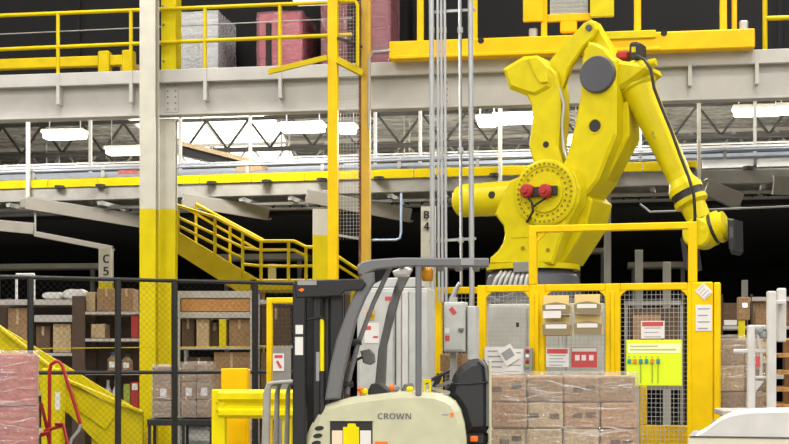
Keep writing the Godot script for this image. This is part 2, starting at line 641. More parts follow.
func setting() -> void:
	cf = Transform3D.IDENTITY
	single("floor", bx(Vector3(-26, -0.3, -58), Vector3(26, 0, 34)), M.floor, "", "", Vector3.ZERO, "", "structure")
	single("ceiling", bx(Vector3(-26, HIGH, -26.4), Vector3(26, HIGH + 0.3, 34)), M.roof, "", "", Vector3(0, HIGH, 0), "", "structure")
	single("ceiling_low", bx(Vector3(-26, ROOF, -58), Vector3(26, ROOF + 0.3, -26.4)), M.roof_low, "", "", Vector3(0, ROOF, -40), "", "structure")
	single("wall_roof_step", bx(Vector3(-26, ROOF + 0.3, -26.7), Vector3(26, HIGH + 0.3, -26.4)), M.hall, "", "", Vector3(0, ROOF + 0.3, -26.5), "", "structure")
	single("wall_left", bx(Vector3(-26.3, 0, -58), Vector3(-26, HIGH, 34)), M.hall, "", "", Vector3(-26, 0, 0), "", "structure")
	single("wall_right", bx(Vector3(26, 0, -58), Vector3(26.3, HIGH, 34)), M.hall, "", "", Vector3(26, 0, 0), "", "structure")
	single("wall_back", bx(Vector3(-26, 0, -58.3), Vector3(26, ROOF, -58)), M.hall, "", "", Vector3(0, 0, -58), "", "structure")
	single("wall_front", bx(Vector3(-26, 0, 34), Vector3(26, HIGH, 34.3)), M.hall, "", "", Vector3(0, 0, 34), "", "structure")
	# translucent daylight panel in the far roof
	var w := thing("window_1", "", "", Vector3(-5.1, ROOF, -43.6), "", "structure")
	part("daylight_panel", bx(Vector3(-7.4, ROOF - 0.08, -48.5), Vector3(-3.3, ROOF - 0.055, -38.6)), glow(Color(1, 0.99, 0.96), 2.2), w)
	for k in 3:
		var xx := -7.4 + 4.1 * k / 2.0
		part("frame_bar", bx(Vector3(xx - 0.03, ROOF - 0.1, -48.5), Vector3(xx + 0.03, ROOF - 0.055, -38.6)), M.white_paint, w)
	# open-web joists carry the roof
	cf = frame(400, 38, -10)
	for k in 5:
		joist(-4.4 * k, M.joist if k != 1 else M.joist_light)
	for k in 34:
		var z := 4.0 - k * 0.75
		piece("roof_rib", bx(Vector3(-17, ROOF - 0.05, -0.12), Vector3(17, ROOF - 0.002, 0.12)).mesh() if k == 0 else get_node("ceiling_low/roof_rib").mesh, M.roof_low, get_node("ceiling_low"), Vector3.ZERO).global_transform = cf * Transform3D(Basis.IDENTITY, Vector3(0, 0, z))
	for c in [[6.9, -1.6, 0.09, M.galv, "thin galvanised pipe run under the far joists"], [6.55, -0.7, 0.06, M.joist, "thin dark pipe run below the far joists"], [7.0, -6.0, 0.22, M.cabinet, "fat pale air duct under the far joists"]]:
		var g := Geo.new()
		g.cyl(Vector3(-16, c[0], c[1]), Vector3(16, c[0], c[1]), c[2], -1, 14)
		var o := thing("overhead_pipe", c[4], "pipe", Vector3(0, c[0], c[1]))
		part("pipe_run", g, c[3], o)
		for k in 9:
			part("pipe_hanger", rod([Vector3(-14.0 + k * 3.5, c[0], c[1]), Vector3(-14.0 + k * 3.5, 8.28, c[1])], 0.02, 6), M.joist_light, o)
	# dark storey under the conveyor deck
	cf = frame(400, 27, -12)
	var dx0 := q(-140, 200).x - 7.0
	var dx1 := q(930, 200).x + 7.0
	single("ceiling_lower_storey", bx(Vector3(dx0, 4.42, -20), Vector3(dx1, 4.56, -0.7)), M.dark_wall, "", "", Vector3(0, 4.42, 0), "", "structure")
	single("floor_conveyor_level", bx(Vector3(dx0, 4.56, -20), Vector3(dx1, 4.6, -1.5)), M.hall, "", "", Vector3(0, 4.56, 0), "", "structure")
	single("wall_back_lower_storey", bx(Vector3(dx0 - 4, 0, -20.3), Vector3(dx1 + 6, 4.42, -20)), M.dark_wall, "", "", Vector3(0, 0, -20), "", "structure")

# ------------------------------------------------------------------ upper walkway
func mezzanine() -> void:
	cf = frame(400, 20.3, -9)
	var x0 := q(-70, 70, -3.2).x - 3.0
	var x1 := q(870, 50).x + 5.0
	var top := q(400, 61.5).y
	var lip := q(400, 75).y
	var bot := q(400, 109.5, -0.14).y
	var t := thing("floor_mezzanine", "", "", Vector3(0, bot, 0), "", "structure")
	part("deck", bx(Vector3(x0, top - 0.06, -3.1), Vector3(x1, top, -0.08)), M.mezz_dark, t)
	part("edge_channel", bx(Vector3(x0, lip, -0.08), Vector3(x1, top, 0), 0.008), M.mezz, t)
	part("edge_beam", bx(Vector3(x0, bot + 0.03, -0.2), Vector3(x1, top - 0.06, -0.14)), M.mezz, t)
	part("beam_flange", bx(Vector3(x0, bot, -0.3), Vector3(x1, bot + 0.03, -0.06), 0.005), M.mezz, t)
	part("rear_beam", bx(Vector3(x0, top - 0.11, -3.1), Vector3(x1, top - 0.06, -3.0)), M.mezz_dark, t)
	for px in [58, 131, 205, 280, 690, 757]:
		var p := q(px, 60)
		part("stiffener", bx(Vector3(p.x - 0.025, lip - 0.28, -0.14), Vector3(p.x + 0.025, top - 0.01, 0.012)), M.mezz, t)
	for px in [172, 443]:
		var p := q(px, 60, -0.14)
		part("splice_plate", bx(Vector3(p.x - 0.1, bot + 0.05, -0.14), Vector3(p.x + 0.1, lip - 0.04, -0.125), 0.004), M.mezz, t)
		for i in 5:
			for s in [-1, 1]:
				var b := Geo.new()
				b.cyl(Vector3(p.x + s * 0.06, bot + 0.1 + i * 0.09, -0.125), Vector3(p.x + s * 0.06, bot + 0.1 + i * 0.09, -0.108), 0.013, -1, 6)
				part("bolt", b, M.mezz_dark, t)
	# black netting hung behind the walkway
	var nt := thing("safety_net", "black safety netting stretched behind the upper walkway", "netting", Vector3(0, top, -2.97))
	part("net_sheet", bx(Vector3(x0, top + 0.02, -2.99), Vector3(x1, ROOF - 0.02, -2.97)), M.net, nt)
	for i in 5:
		var xx := x0 + (x1 - x0) * i / 4.0
		part("net_post", bx(Vector3(xx - 0.04, top, -2.96), Vector3(xx + 0.04, ROOF - 0.02, -2.9)), M.net, nt)
	part("net_cable", rod([Vector3(x0, q(400, 21).y, -2.93), Vector3(x1, q(400, 21).y, -2.93)], 0.012, 6), M.galv, nt)
	# railing left of the amber gate
	rail_run("yellow tube guard railing along the grey walkway edge at left", [[-60, 18], [352, 1.5]], [[-60, 52], [352, 34.5]], [-15, 58, 131, 205, 280], 0.03, top)
	rail_run("short yellow railing at the far right end of the walkway", [[764, -16], [1100, -27.5]], [[764, 18.5], [1100, 8]], [765, 830, 900, 970, 1040, 1100], 0.035, top)
	single("wire_rope", rod([q(-60, 37, -0.45), q(352, 18, -0.45)], 0.009, 6), M.galv, "thin grey wire rope strung behind the left railing", "rope", q(100, 30, -0.25))
	# low barrier beam behind the left railing
	var br := thing("impact_barrier", "low yellow impact barrier beam on posts behind left railing", "barrier", Vector3(q(70, 60, -0.9).x, top, -0.9))
	part("barrier_beam", bx(Vector3(q(-60, 60, -0.9).x, q(50, 68, -0.9).y, -1.0), Vector3(q(128, 60, -0.9).x, q(50, 57, -0.9).y, -0.9), 0.02), M.rail, br)
	for px in [[97.5, 108.5], [121.5, 132.5]]:
		var a := q(px[0], 52, -0.82)
		var b := q(px[1], 52, -0.82)
		part("barrier_post", bx(Vector3(a.x, top, -1.0), Vector3(b.x, q(100, 50.5, -0.82).y, -0.82), 0.02), M.rail, br)
	single("crate", bx(Vector3(q(122, 60, -1.6).x, top, -1.9), Vector3(q(141, 60, -1.6).x, top + 0.42, -1.5), 0.01), M.card, "small brown carton beside the white column on the walkway", "carton", q(130, 66, -1.6))
	single("orange_tarpaulin", bx(Vector3(q(24, 60, -0.45).x, top, -0.7), Vector3(q(62, 60, -0.45).x, top + 0.07, -0.4), 0.03), mat(Color(0.85, 0.33, 0.15), 0.6), "flat orange bundle lying on the walkway edge", "bundle", Vector3(q(43, 60, -0.45).x, top, -0.5))
	single("white_sheet", bx(Vector3(q(-20, 60, -0.45).x, top, -0.7), Vector3(q(20, 60, -0.45).x, top + 0.05, -0.4), 0.02), M.sign_white, "flat white sheet lying on the walkway edge", "sheet", Vector3(q(5, 60, -0.45).x, top, -0.5))
	# tall yellow upright by the column
	var up := thing("rack_upright", "yellow bolted steel upright rising from the walkway behind white column", "upright", Vector3(q(168, 60, -0.1).x, top, -0.15))
	part("channel", bx(Vector3(q(161, 60, -0.1).x, top, -0.37), Vector3(q(176, 60, -0.1).x, ROOF - 0.02, -0.1), 0.01), M.column_yellow, up)
	for i in 8:
		var b := Geo.new()
		var p := Vector3(q(163.5, 60, -0.1).x, top + 0.15 + i * 0.27, -0.1)
		b.cyl(p, p + Vector3(0, 0, 0.02), 0.02, -1, 8)
		part("bolt", b, M.mezz_dark, up)
	# wrapped loads standing on the deck
	wrapped_load("silver film-wrapped pallet load behind the left railing", 180, 217, 14, top, -1.7, 1.0, M.cabinet, M.film_thick, 2, 3)
	wrapped_load("pink film-wrapped pallet load standing on the walkway", 259, 301, 14, top, -1.75, 1.0, M.pink_pale, M.film_pink, 2, 3)
	wrapped_load("dark red tall pallet load behind the yellow mesh tower", 323, 345, -20, top, -1.85, 0.9, M.pink_dark, M.film_pink, 1, 4)
	wrapped_load("tall mauve film-wrapped load left of the amber gate", 364, 389, -24, top, -1.9, 0.9, M.pink_dark, M.film_pink, 1, 4)
	single("dark_post", bx(Vector3(q(266, 60, -0.9).x, top, -0.95), Vector3(q(271, 60, -0.9).x, top + 0.85, -0.88), 0.005), M.black, "thin black post in front of the pink wrapped load", "post", Vector3(q(268, 60, -0.9).x, top, -0.9))
	gate(top)
	# small lamp seen above the railing
	var lp := q(314, 3.5, -1.2)
	var keep := cf
	lamp(keep * lp + Vector3(0, 0.12, 0), Vector2(0.62, 0.3), 0.0, 1.6, "single bright light fitting hung above the dark red load", -9, HIGH - lp.y - 0.12)
	cf = keep

func rail_run(label: String, top_r: Array, mid_r: Array, posts: Array, r: float, deck: float) -> void:
	var t := thing("guard_railing", label, "railing", Vector3(q(top_r[0][0], 60).x, deck, -0.05))
	part("top_rail", rod([q(top_r[0][0], top_r[0][1], -0.05), q(top_r[1][0], top_r[1][1], -0.05)], r), M.rail, t)
	part("middle_rail", rod([q(mid_r[0][0], mid_r[0][1], -0.05), q(mid_r[1][0], mid_r[1][1], -0.05)], r), M.rail, t)
	for px in posts:
		var k: float = (px - top_r[0][0]) / float(top_r[1][0] - top_r[0][0])
		var a := q(px, lerpf(top_r[0][1], top_r[1][1], k), -0.05)
		part("post", rod([Vector3(a.x, deck, -0.05), a], r), M.rail, t)

func wrapped_load(label: String, x0: float, x1: float, ytop: float, floor_y: float, z: float, depth: float, card: Material, film: Material, nx: int, ny: int) -> void:
	var a := q(x0, ytop, z)
	var b := q(x1, ytop, z)
	var t := thing("wrapped_pallet_load", label, "pallet load", Vector3((a.x + b.x) / 2, floor_y, z - depth / 2))
	pallet_parts(t, a.x, b.x, floor_y, z - depth, z)
	var y0 := floor_y + 0.14
	var w := (b.x - a.x) / nx
	var h := (a.y - y0) / ny
	var g := bx(Vector3(-w / 2 + 0.004, 0, -depth / 2), Vector3(w / 2 - 0.004, h - 0.006, depth / 2), 0.012).mesh()
	var k := 0
	for j in ny:
		for i in nx:
			piece("carton", g, card, t, Vector3(a.x + w * (i + 0.5) + sin(k * 2.3) * 0.008, y0 + h * j, z - depth / 2 + sin(k * 1.7) * 0.015))
			k += 1
	part("stretch_film", film_shell(Vector3(a.x - 0.03, floor_y + 0.1, z - depth - 0.03), Vector3(b.x + 0.03, a.y + 0.025, z + 0.03), int(absf(x0 * 7 + ytop))), film, t)
	part("film_crease", creases(Vector3(a.x, floor_y + 0.15, z), Vector3(b.x, a.y, z + 0.05), 26, int(x0)), M.crease, t, "", "stuff")

# loose film around a load: a box of many facets, pushed in and out
func film_shell(lo: Vector3, hi: Vector3, seed_: int) -> Geo:
	var nz := FastNoiseLite.new()
	nz.seed = seed_
	nz.frequency = 1.6
	var g := Geo.new()
	var mid := (lo + hi) / 2
	var pull := func(p: Vector3) -> Vector3:
		var s := nz.get_noise_3d(p.x * 1.0, p.y * 3.0, p.z * 1.0)
		return p + (p - mid).normalized() * s * 0.022
	var n := 9
	for f in 5:
		for i in n:
			for j in n:
				var c := []
				for e in [[0, 0], [1, 0], [1, 1], [0, 1]]:
					var u := float(i + e[0]) / n
					var w := float(j + e[1]) / n
					var p: Vector3
					match f:
						0: p = Vector3(lerpf(lo.x, hi.x, u), lerpf(lo.y, hi.y, w), hi.z)
						1: p = Vector3(lerpf(lo.x, hi.x, u), lerpf(lo.y, hi.y, w), lo.z)
						2: p = Vector3(lo.x, lerpf(lo.y, hi.y, u), lerpf(lo.z, hi.z, w))
						3: p = Vector3(hi.x, lerpf(lo.y, hi.y, u), lerpf(lo.z, hi.z, w))
						4: p = Vector3(lerpf(lo.x, hi.x, u), hi.y, lerpf(lo.z, hi.z, w))
					c.append(pull.call(p))
				g.out(c, mid)
	return g

# white creases in stretched film across the front of a load
func creases(lo: Vector3, hi: Vector3, n: int, seed_: int) -> Geo:
	var r := RandomNumberGenerator.new()
	r.seed = seed_
	var g := Geo.new()
	for i in n:
		var y := r.randf_range(lo.y + 0.04, hi.y - 0.02)
		var x := r.randf_range(lo.x, hi.x - 0.1)
		var l := r.randf_range(0.12, 0.55)
		var s := r.randf_range(-0.35, 0.35)
		var p := []
		while l > 0 and x < hi.x:
			p.append(Vector3(x, clampf(y, lo.y, hi.y), hi.z + 0.004))
			x += 0.05
			y += s * 0.03 + r.randf_range(-0.012, 0.012)
			l -= 0.05
		var w := r.randf_range(0.002, 0.01)
		for k in p.size() - 1:
			var w0 := w * sin(PI * k / (p.size() - 1.0))
			var w1 := w * sin(PI * (k + 1) / (p.size() - 1.0))
			var u := Vector3(0, 1, 0)
			var f := Vector3(0, 0, 0.004)
			g.quad(p[k] - u * w0, p[k + 1] - u * w1, p[k + 1] + f, p[k] + f)
			g.quad(p[k] + f, p[k + 1] + f, p[k + 1] + u * w1, p[k] + u * w0)
	return g

func pallet_parts(t: Node3D, x0: float, x1: float, y: float, z0: float, z1: float) -> void:
	var n := 6
	var zw := (z1 - z0)
	var board := bx(Vector3(-(x1 - x0) / 2, 0, -0.05), Vector3((x1 - x0) / 2, 0.02, 0.05), 0.003).mesh()
	var runner := bx(Vector3(-0.025, 0, -zw / 2), Vector3(0.025, 0.1, zw / 2), 0.003).mesh()
	for i in n:
		piece("deck_board", board, M.wood, t, Vector3((x0 + x1) / 2, y + 0.12, z0 + 0.05 + (zw - 0.1) * i / (n - 1)))
	for i in 3:
		piece("stringer", runner, M.wood, t, Vector3(x0 + 0.03 + (x1 - x0 - 0.06) * i / 2.0, y + 0.02, (z0 + z1) / 2))
		piece("bottom_board", board, M.wood, t, Vector3((x0 + x1) / 2, y, z0 + 0.05 + (zw - 0.1) * i / 2.0))

# amber lift gate mounted on the walkway edge
func gate(top: float) -> void:
	var t := thing("lift_gate", "amber steel pallet gate mounted on the walkway edge", "gate", Vector3(q(570, 60).x, top, 0.1))
	var by0 := q(400, 59.3, 0.25).y
	var by1 := q(400, 41, 0.25).y
	part("sill_beam", bx(Vector3(q(389, 60, 0.25).x, by0, 0.02), Vector3(q(755, 50, 0.25).x, by1, 0.25), 0.015), M.amber, t)
	part("sill_flange", bx(Vector3(q(391, 60, 0.27).x, by0, 0.25), Vector3(q(660, 50, 0.27).x, by0 + 0.05, 0.29), 0.01), M.amber, t)
	part("sill_plate", bx(Vector3(q(600, 60, 0.27).x, by1 - 0.09, 0.25), Vector3(q(656, 50, 0.27).x, by1 + 0.02, 0.29), 0.01), M.robot, t)
	for px in [481, 664]:
		var hb := Geo.new()
		var p := q(px, 40.5 if px == 481 else 33, 0.25)
		hb.cyl(p, p + Vector3(0, 0, 0.012), 0.045, -1, 12)
		part("beam_hole", hb, M.black, t)
	for c in [[417, 423, 0.1], [471, 477, 0.1], [541, 547, 0.1], [634, 641, 0.1], [720, 727, 0.12], [732, 737, 0.0]]:
		var a := q(c[0], 20, c[2])
		var b := q(c[1], 20, c[2])
		part("upright", bx(Vector3(a.x, by1 - 0.02, c[2] - 0.1), Vector3(b.x, ROOF - 0.02, c[2]), 0.008), M.amber, t)
	part("guard_panel", rect(523, -40, 543, 21, 0.1, 0.16, 0.01), M.amber, t)
	part("guard_panel", rect(590, -40, 614, 16, 0.1, 0.18, 0.01), M.robot, t)
	part("cross_bar", rect(547, 14.5, 592, 20, 0.03, 0.1, 0.008), M.amber, t)
	part("backing_sheet", rect(550, -40, 588, 14.5, 0.02, 0.03), M.cabinet, t)
	var a := q(550, 14.5, 0.06)
	var b := q(588, -40, 0.06)
	part("wire_mesh", wire_grid(Vector3(a.x, a.y, 0.06), Vector3(b.x, b.y, 0.06), 0.06, 0.006), M.galv, t, "", "stuff")
	part("actuator", rect(560, 20, 577, 32, -0.02, 0.1, 0.02), M.amber, t)
	for px in [533, 597, 744]:
		var p := q(px, 30, 0.1)
		part("bracket", bx(Vector3(p.x - 0.06, by1, 0.0), Vector3(p.x + 0.06, by1 + 0.16, 0.08), 0.02), M.galv, t)

# ------------------------------------------------------------------ narrow mesh tower left of centre
func tower() -> void:
	cf = frame(345, 19.2, -9)
	var t := thing("mesh_tower", "narrow yellow two-post tower with wire mesh in front of walkway", "tower", Vector3(q(348, 200).x, 0, 0))
	var a := q(327.5, 100)
	var b := q(337, 100)
	part("front_post", bx(Vector3(a.x, 0, -0.13), Vector3(b.x, 8.2, 0), 0.008), M.cage, t)
	a = q(361, 100, -0.25)
	b = q(369.5, 100, -0.25)
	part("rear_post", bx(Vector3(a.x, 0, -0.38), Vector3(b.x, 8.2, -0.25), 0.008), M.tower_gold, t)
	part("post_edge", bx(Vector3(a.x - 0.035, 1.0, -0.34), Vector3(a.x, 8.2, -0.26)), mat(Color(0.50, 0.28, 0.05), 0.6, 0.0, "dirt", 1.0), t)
	var l := q(337, 240, -0.2)
	var r := q(360, -20, -0.2)
	part("wire_mesh", wire_grid(Vector3(l.x, l.y, -0.2), Vector3(r.x, r.y, -0.2), 0.05, 0.004), M.galv, t, "", "stuff")
	part("brace", bars(q(268, 72, 0.15), q(327, 57.5, 0.0), 0.06, 0.07), M.rail, t)
	part("brace", bars(q(337, 60, 0.0), q(362, 73, -0.2), 0.06, 0.09), M.rail, t)
	part("top_rail", rod([q(337, 1, -0.1), q(355, 1, -0.1), q(357.5, 5, -0.1), q(357.5, 66, -0.1)], 0.025), M.rail, t)
	part("cross_bar", bars(q(337, 38, 0), q(362, 47, -0.2), 0.03, 0.03), M.cable, t)
	part("cross_bar", bars(q(337, 235, -0.1), q(361, 239, -0.3), 0.03, 0.03), M.galv, t)
	var cd := Geo.new()
	cd.path([q(369, 130, -0.2), q(369.5, 58, -0.2), q(373, 52, -0.2), q(390, 50.5, -0.1)], 0.018, 8)
	single("bent_conduit", cd, M.conduit, "thin bent conduit running up the yellow tower to the gate", "conduit", q(369, 130, -0.2))

# ------------------------------------------------------------------ columns
func column(px: float, d: float, w: float, dp: float, yaw: float, split_y: float, y1: float, label: String, mark := "", mark_px := 0.0, mark_py := 0.0, mh := 0.14) -> void:
	cf = frame(px, d, 0)
	var t := thing("steel_column", label, "column", Vector3.ZERO)
	part("lower_shaft", i_beam(Vector3.ZERO, w, dp, 0.03, 0.02, split_y, yaw), M.column_yellow, t)
	part("upper_shaft", i_beam(Vector3.ZERO, w, dp, 0.03, split_y, y1, yaw), M.white_paint, t)
	part("base_plate", bx(Vector3(-0.32, 0, -0.32), Vector3(0.32, 0.02, 0.32), 0.005), M.column_yellow, t)
	if mark:
		var z := dp / 2 + 0.012
		var p := q(mark_px, mark_py, z)
		for i in mark.length():
			lettering(mark[i], mh, M.truck_dark, t, Vector3(p.x, p.y - i * mh * 1.45, z), Basis.IDENTITY, "Droid Sans", true)

func columns() -> void:
	column(149.5, 20.45, 0.235, 0.2, -8, 3.70, HIGH - 0.01, "tall steel column, white above and yellow below, by chain-link fence")
	column(167.5, 21.15, 0.265, 0.24, 0, 3.77, 5.13, "shorter white and yellow column carrying the walkway beside the tall one")
	column(324, 19.85, 0.31, 0.24, 0, 3.26, 3.63, "yellow column with a white top behind the mesh tower")
	column(106, 24.6, 0.22, 0.2, 0, 2.86, 3.46, "slim far column marked C 5 above the racks", "C5", 106, 259, 0.15)
	column(428.5, 27.0, 0.29, 0.26, 0, 3.16, 4.45, "slim far column marked B 4 beside the conduits", "B4", 426.5, 215, 0.15)

# ------------------------------------------------------------------ overhead conveyor line
func conveyor() -> void:
	cf = frame(400, 27, -12)
	var x0 := q(-60, 180).x - 3.0
	var x1 := q(850, 165).x + 5.0
	var t := thing("overhead_conveyor", "long grey overhead conveyor with a yellow guard strip under the roof", "conveyor", Vector3(0, 4.56, 0))
	var y := func(py: float) -> float: return q(400, py).y
	part("side_channel", bx(Vector3(x0, y.call(192), -0.12), Vector3(x1, y.call(178.5), -0.02), 0.01), M.conveyor, t)
	part("rear_channel", bx(Vector3(x0, y.call(192), -1.3), Vector3(x1, y.call(180), -1.2), 0.01), M.conveyor, t)
	part("belt_bed", bx(Vector3(x0, y.call(168), -1.25), Vector3(x1, y.call(165.5), -0.1)), M.conveyor_blue, t)
	var n := 24
	for i in n:
		var a := x0 + (x1 - x0) * i / n
		var b := x0 + (x1 - x0) * (i + 1) / n - 0.012
		if a > q(645, 165).x:
			break
		part("guard_strip", bx(Vector3(a, y.call(178), -0.03), Vector3(b, y.call(169.3), 0.012), 0.004), M.rail, t)
	part("side_rail", rod([Vector3(x0, y.call(160), -0.05), Vector3(x1, y.call(160), -0.05)], 0.028), M.conveyor_blue, t)
	part("side_rail", rod([Vector3(x0, y.call(153.5), -0.6), Vector3(x1, y.call(153.5), -0.6)], 0.03), M.conveyor_blue, t)
	part("side_sheet", bx(Vector3(x0, y.call(162.5), -0.9), Vector3(x1, y.call(156.5), -0.88)), M.conveyor_blue, t)
	part("dark_tray", bx(Vector3(x0, y.call(155), -1.3), Vector3(x1, y.call(150), -1.25)), M.joist, t)
	part("side_rail", rod([Vector3(x0, y.call(149), -1.2), Vector3(x1, y.call(149), -1.2)], 0.03), M.galv, t)
	for i in 17:
		var a := x0 + (x1 - x0) * (i + 0.3) / 17
		part("rail_bracket", bx(Vector3(a - 0.03, y.call(168), -0.08), Vector3(a + 0.03, y.call(157), -0.03)), M.galv, t)
		if i % 3 == 1:
			part("drive_box", bx(Vector3(a + 0.2, y.call(165), -1.1), Vector3(a + 0.55, y.call(152), -0.93), 0.02), [M.joist, M.cabinet, M.truck_grey][i % 2], t)
	part("cable_tray", bx(Vector3(x0, y.call(148), -2.2), Vector3(x1, y.call(144), -1.9), 0.01), M.joist_light, t)
	for c in [[146.5, 145, -1.6, M.galv], [143.5, 141, -2.4, M.conveyor_blue], [137.5, 136, -2.8, M.galv], [133.5, 131.5, -3.8, M.joist], [129, 127.8, -3.2, M.galv], [124.5, 123, -4.2, M.joist_light]]:
		part("service_run", bx(Vector3(x0, y.call(c[0]), c[2] - 0.08), Vector3(x1, y.call(c[1]), c[2]), 0.005), c[3], t)
	part("cable_tray", bx(Vector3(x0, y.call(140), -3.6), Vector3(x1, y.call(138), -3.4), 0.01), M.joist, t)
	for px in [60, 101, 156, 212, 267, 322, 379, 440, 495, 560, 612, 690, 748]:
		var k := q(px, 178, 0.0)
		var g := Geo.new()
		g.cyl(Vector3(k.x, y.call(179.5), 0.03), Vector3(k.x, y.call(176.3), 0.03), 0.1, -1, 14)
		part("sensor_puck", g, M.truck_dark, t)
	for px in [28, 331, 500, 699]:
		var k := q(px, 178, 0.06)
		part("hanger_post", bx(Vector3(k.x - 0.035, y.call(193), 0.02), Vector3(k.x + 0.035, ROOF - 0.02, 0.09), 0.005), M.white_paint, t)
		part("hanger_foot", bx(Vector3(k.x - 0.16, y.call(199), -0.08), Vector3(k.x + 0.13, y.call(189), 0.1), 0.01), M.panel, t)
	for px in [90, 180, 250, 375, 420, 545, 640, 755]:
		var k := q(px, 170, -1.0)
		part("hanger_post", bx(Vector3(k.x - 0.03, y.call(190), -1.05), Vector3(k.x + 0.03, ROOF - 0.02, -0.99)), M.joist_light, t)
	# cross members hanging beneath
	var m := 26
	for i in m:
		var a := x0 + (x1 - x0) * (i + 0.5) / m
		part("cross_member", bx(Vector3(a - 0.04, y.call(197), -1.25), Vector3(a + 0.04, y.call(192.5), -0.05)), M.conveyor, t)
	part("lower_rail", bx(Vector3(x0, y.call(199.5), -0.5), Vector3(x1, y.call(196.5), -0.42)), M.conveyor, t)
	part("lower_rail", bx(Vector3(x0, y.call(204), -0.68), Vector3(x1, y.call(201.5), -0.6)), M.mezz_dark, t)
	# branch chutes under the line
	var ch := [
		["grey sloping chute under the conveyor left of white column", [26, 203, 0.2], [142, 222, -0.4], 0.25, M.panel],
		["pale chute end panel at the left picture edge under conveyor", [-20, 224, 0.25], [34, 229, 0.1], 0.22, M.panel],
		["long thin grey chute rail running under the left conveyor", [34, 234, 0.1], [112, 249, -0.5], 0.1, M.panel],
		["grey-white chute side behind the stair top", [182, 200, 0.2], [269, 214, -0.4], 0.26, M.panel],
		["pale chute left of the tall conduits", [306, 196, 0.2], [411, 216, -0.4], 0.26, M.panel],
		["pale chute bracket right of the robot wrist", [706, 187, 0.25], [741, 202, 0.0], 0.3, M.panel],
		["pale chute end at the right picture edge", [773, 185, 0.25], [830, 188, 0.1], 0.34, M.panel]]
	for c in ch:
		var p := q(c[1][0], c[1][1], c[1][2])
		var r := q(c[2][0], c[2][1], c[2][2])
		var o := part("branch_chute", bars(p, r, 0.05, c[3], Vector3.UP, 0.008), c[4], t, c[0])
		part("top_flange", bars(p + Vector3(0, c[3] / 2, -0.06), r + Vector3(0, c[3] / 2, -0.06), 0.16, 0.02), M.conveyor, o)
		part("bed", bars(p + Vector3(0, -c[3] / 2 + 0.04, -0.15), r + Vector3(0, -c[3] / 2 + 0.04, -0.15), 0.28, 0.02), M.mezz_dark, o)
		part("hanger", bars(p + Vector3(0.03, 0, 0), Vector3(p.x + 0.03, 4.75, p.z), 0.03, 0.03), M.galv, o)
	# inclined belt with pale edge
	var ib := part("inclined_belt", bars(q(176, 142, -1.8), q(262, 164, -1.8), 0.08, 0.09), M.card_light, t, "inclined belt with tan edge dropping behind the white column")
	part("belt_underside", bars(q(176, 150, -2.1), q(245, 165, -2.1), 0.5, 0.2), M.joist, ib)
	single("carton", bx(Vector3(q(236, 160, -0.45).x, y.call(165.5) + 0.005, -0.82), Vector3(q(262, 160, -0.45).x, y.call(156), -0.45), 0.01), M.card, "brown carton riding on the overhead conveyor", "carton", q(249, 168, -0.9))
	single("carton", bx(Vector3(q(118, 160, -0.4).x, y.call(165.5) + 0.005, -0.8), Vector3(q(136, 160, -0.4).x, y.call(159), -0.4), 0.01), M.pink, "small reddish carton on the conveyor near the white column", "carton", q(127, 174, -0.8))
	# hanging blue-white air pipe
	single("air_pipe", rod([q(401, 193, 0.3), q(401, 232, 0.3), q(400, 238, 0.3), q(396, 240, 0.3), q(372, 240, 0.3)], 0.022, 8), mat(Color(0.62, 0.70, 0.80), 0.4), "thin pale blue pipe hanging under the conveyor", "pipe", q(401, 193, 0.3))
	single("air_pipe", rod([q(640, 204, 0.4), q(650, 212, 0.4), q(800, 206, 0.4)], 0.02, 8), M.galv, "thin grey pipe under the conveyor behind robot wrist", "pipe", q(640, 204, 0.4))

func far_floor() -> void:
	# pale things seen in the dark lower storey
	cf = frame(400, 34, -8)
	var items := [
		["low pale conveyor bed behind the stair landing", 214, 306, 254, 259],
		["low pale conveyor bed behind the robot base", 575, 606, 248, 252],
		["low pale conveyor bed behind the robot cage top", 628, 690, 262, 267],
		["low pale conveyor bed left of the robot base", 440, 492, 263, 268],
		["long grey conveyor bed far behind the left racks", -20, 100, 264, 268]]
	for c in items:
		var a := q(c[1], c[3])
		var b := q(c[2], c[4])
		var t := thing("floor_conveyor", c[0], "conveyor", Vector3(a.x, 0, 0))
		part("bed", bx(Vector3(a.x, b.y, -0.7), Vector3(b.x, a.y, 0), 0.01), M.white_paint, t)
		for s in [0.1, 0.9]:
			part("leg", bx(Vector3(lerpf(a.x, b.x, s) - 0.05, 0, -0.4), Vector3(lerpf(a.x, b.x, s) + 0.05, b.y, -0.3)), M.mezz_dark, t)
	cf = frame(640, 24, -9)
	var pl := [[604, 611, 175, "thin grey steel post right behind the robot turret"], [635, 643, 250, "grey post with a white plate behind the cage"], [663, 671, 262, "dim grey post behind the cage near wrist"], [742, 748, 280, "thin pale post right of the cage"]]
	for c in pl:
		var a := q(c[0], c[2])
		var b := q(c[1], c[2])
		var t := thing("support_post", c[3], "post", Vector3((a.x + b.x) / 2, 0, 0))
		part("shaft", bx(Vector3(a.x, 0.02, -0.1), Vector3(b.x, minf(a.y, 4.4), 0), 0.006), M.conveyor if c[0] != 663 else M.joist_light, t)
		part("foot", bx(Vector3(a.x - 0.05, 0, -0.15), Vector3(b.x + 0.05, 0.02, 0.05)), M.conveyor, t)

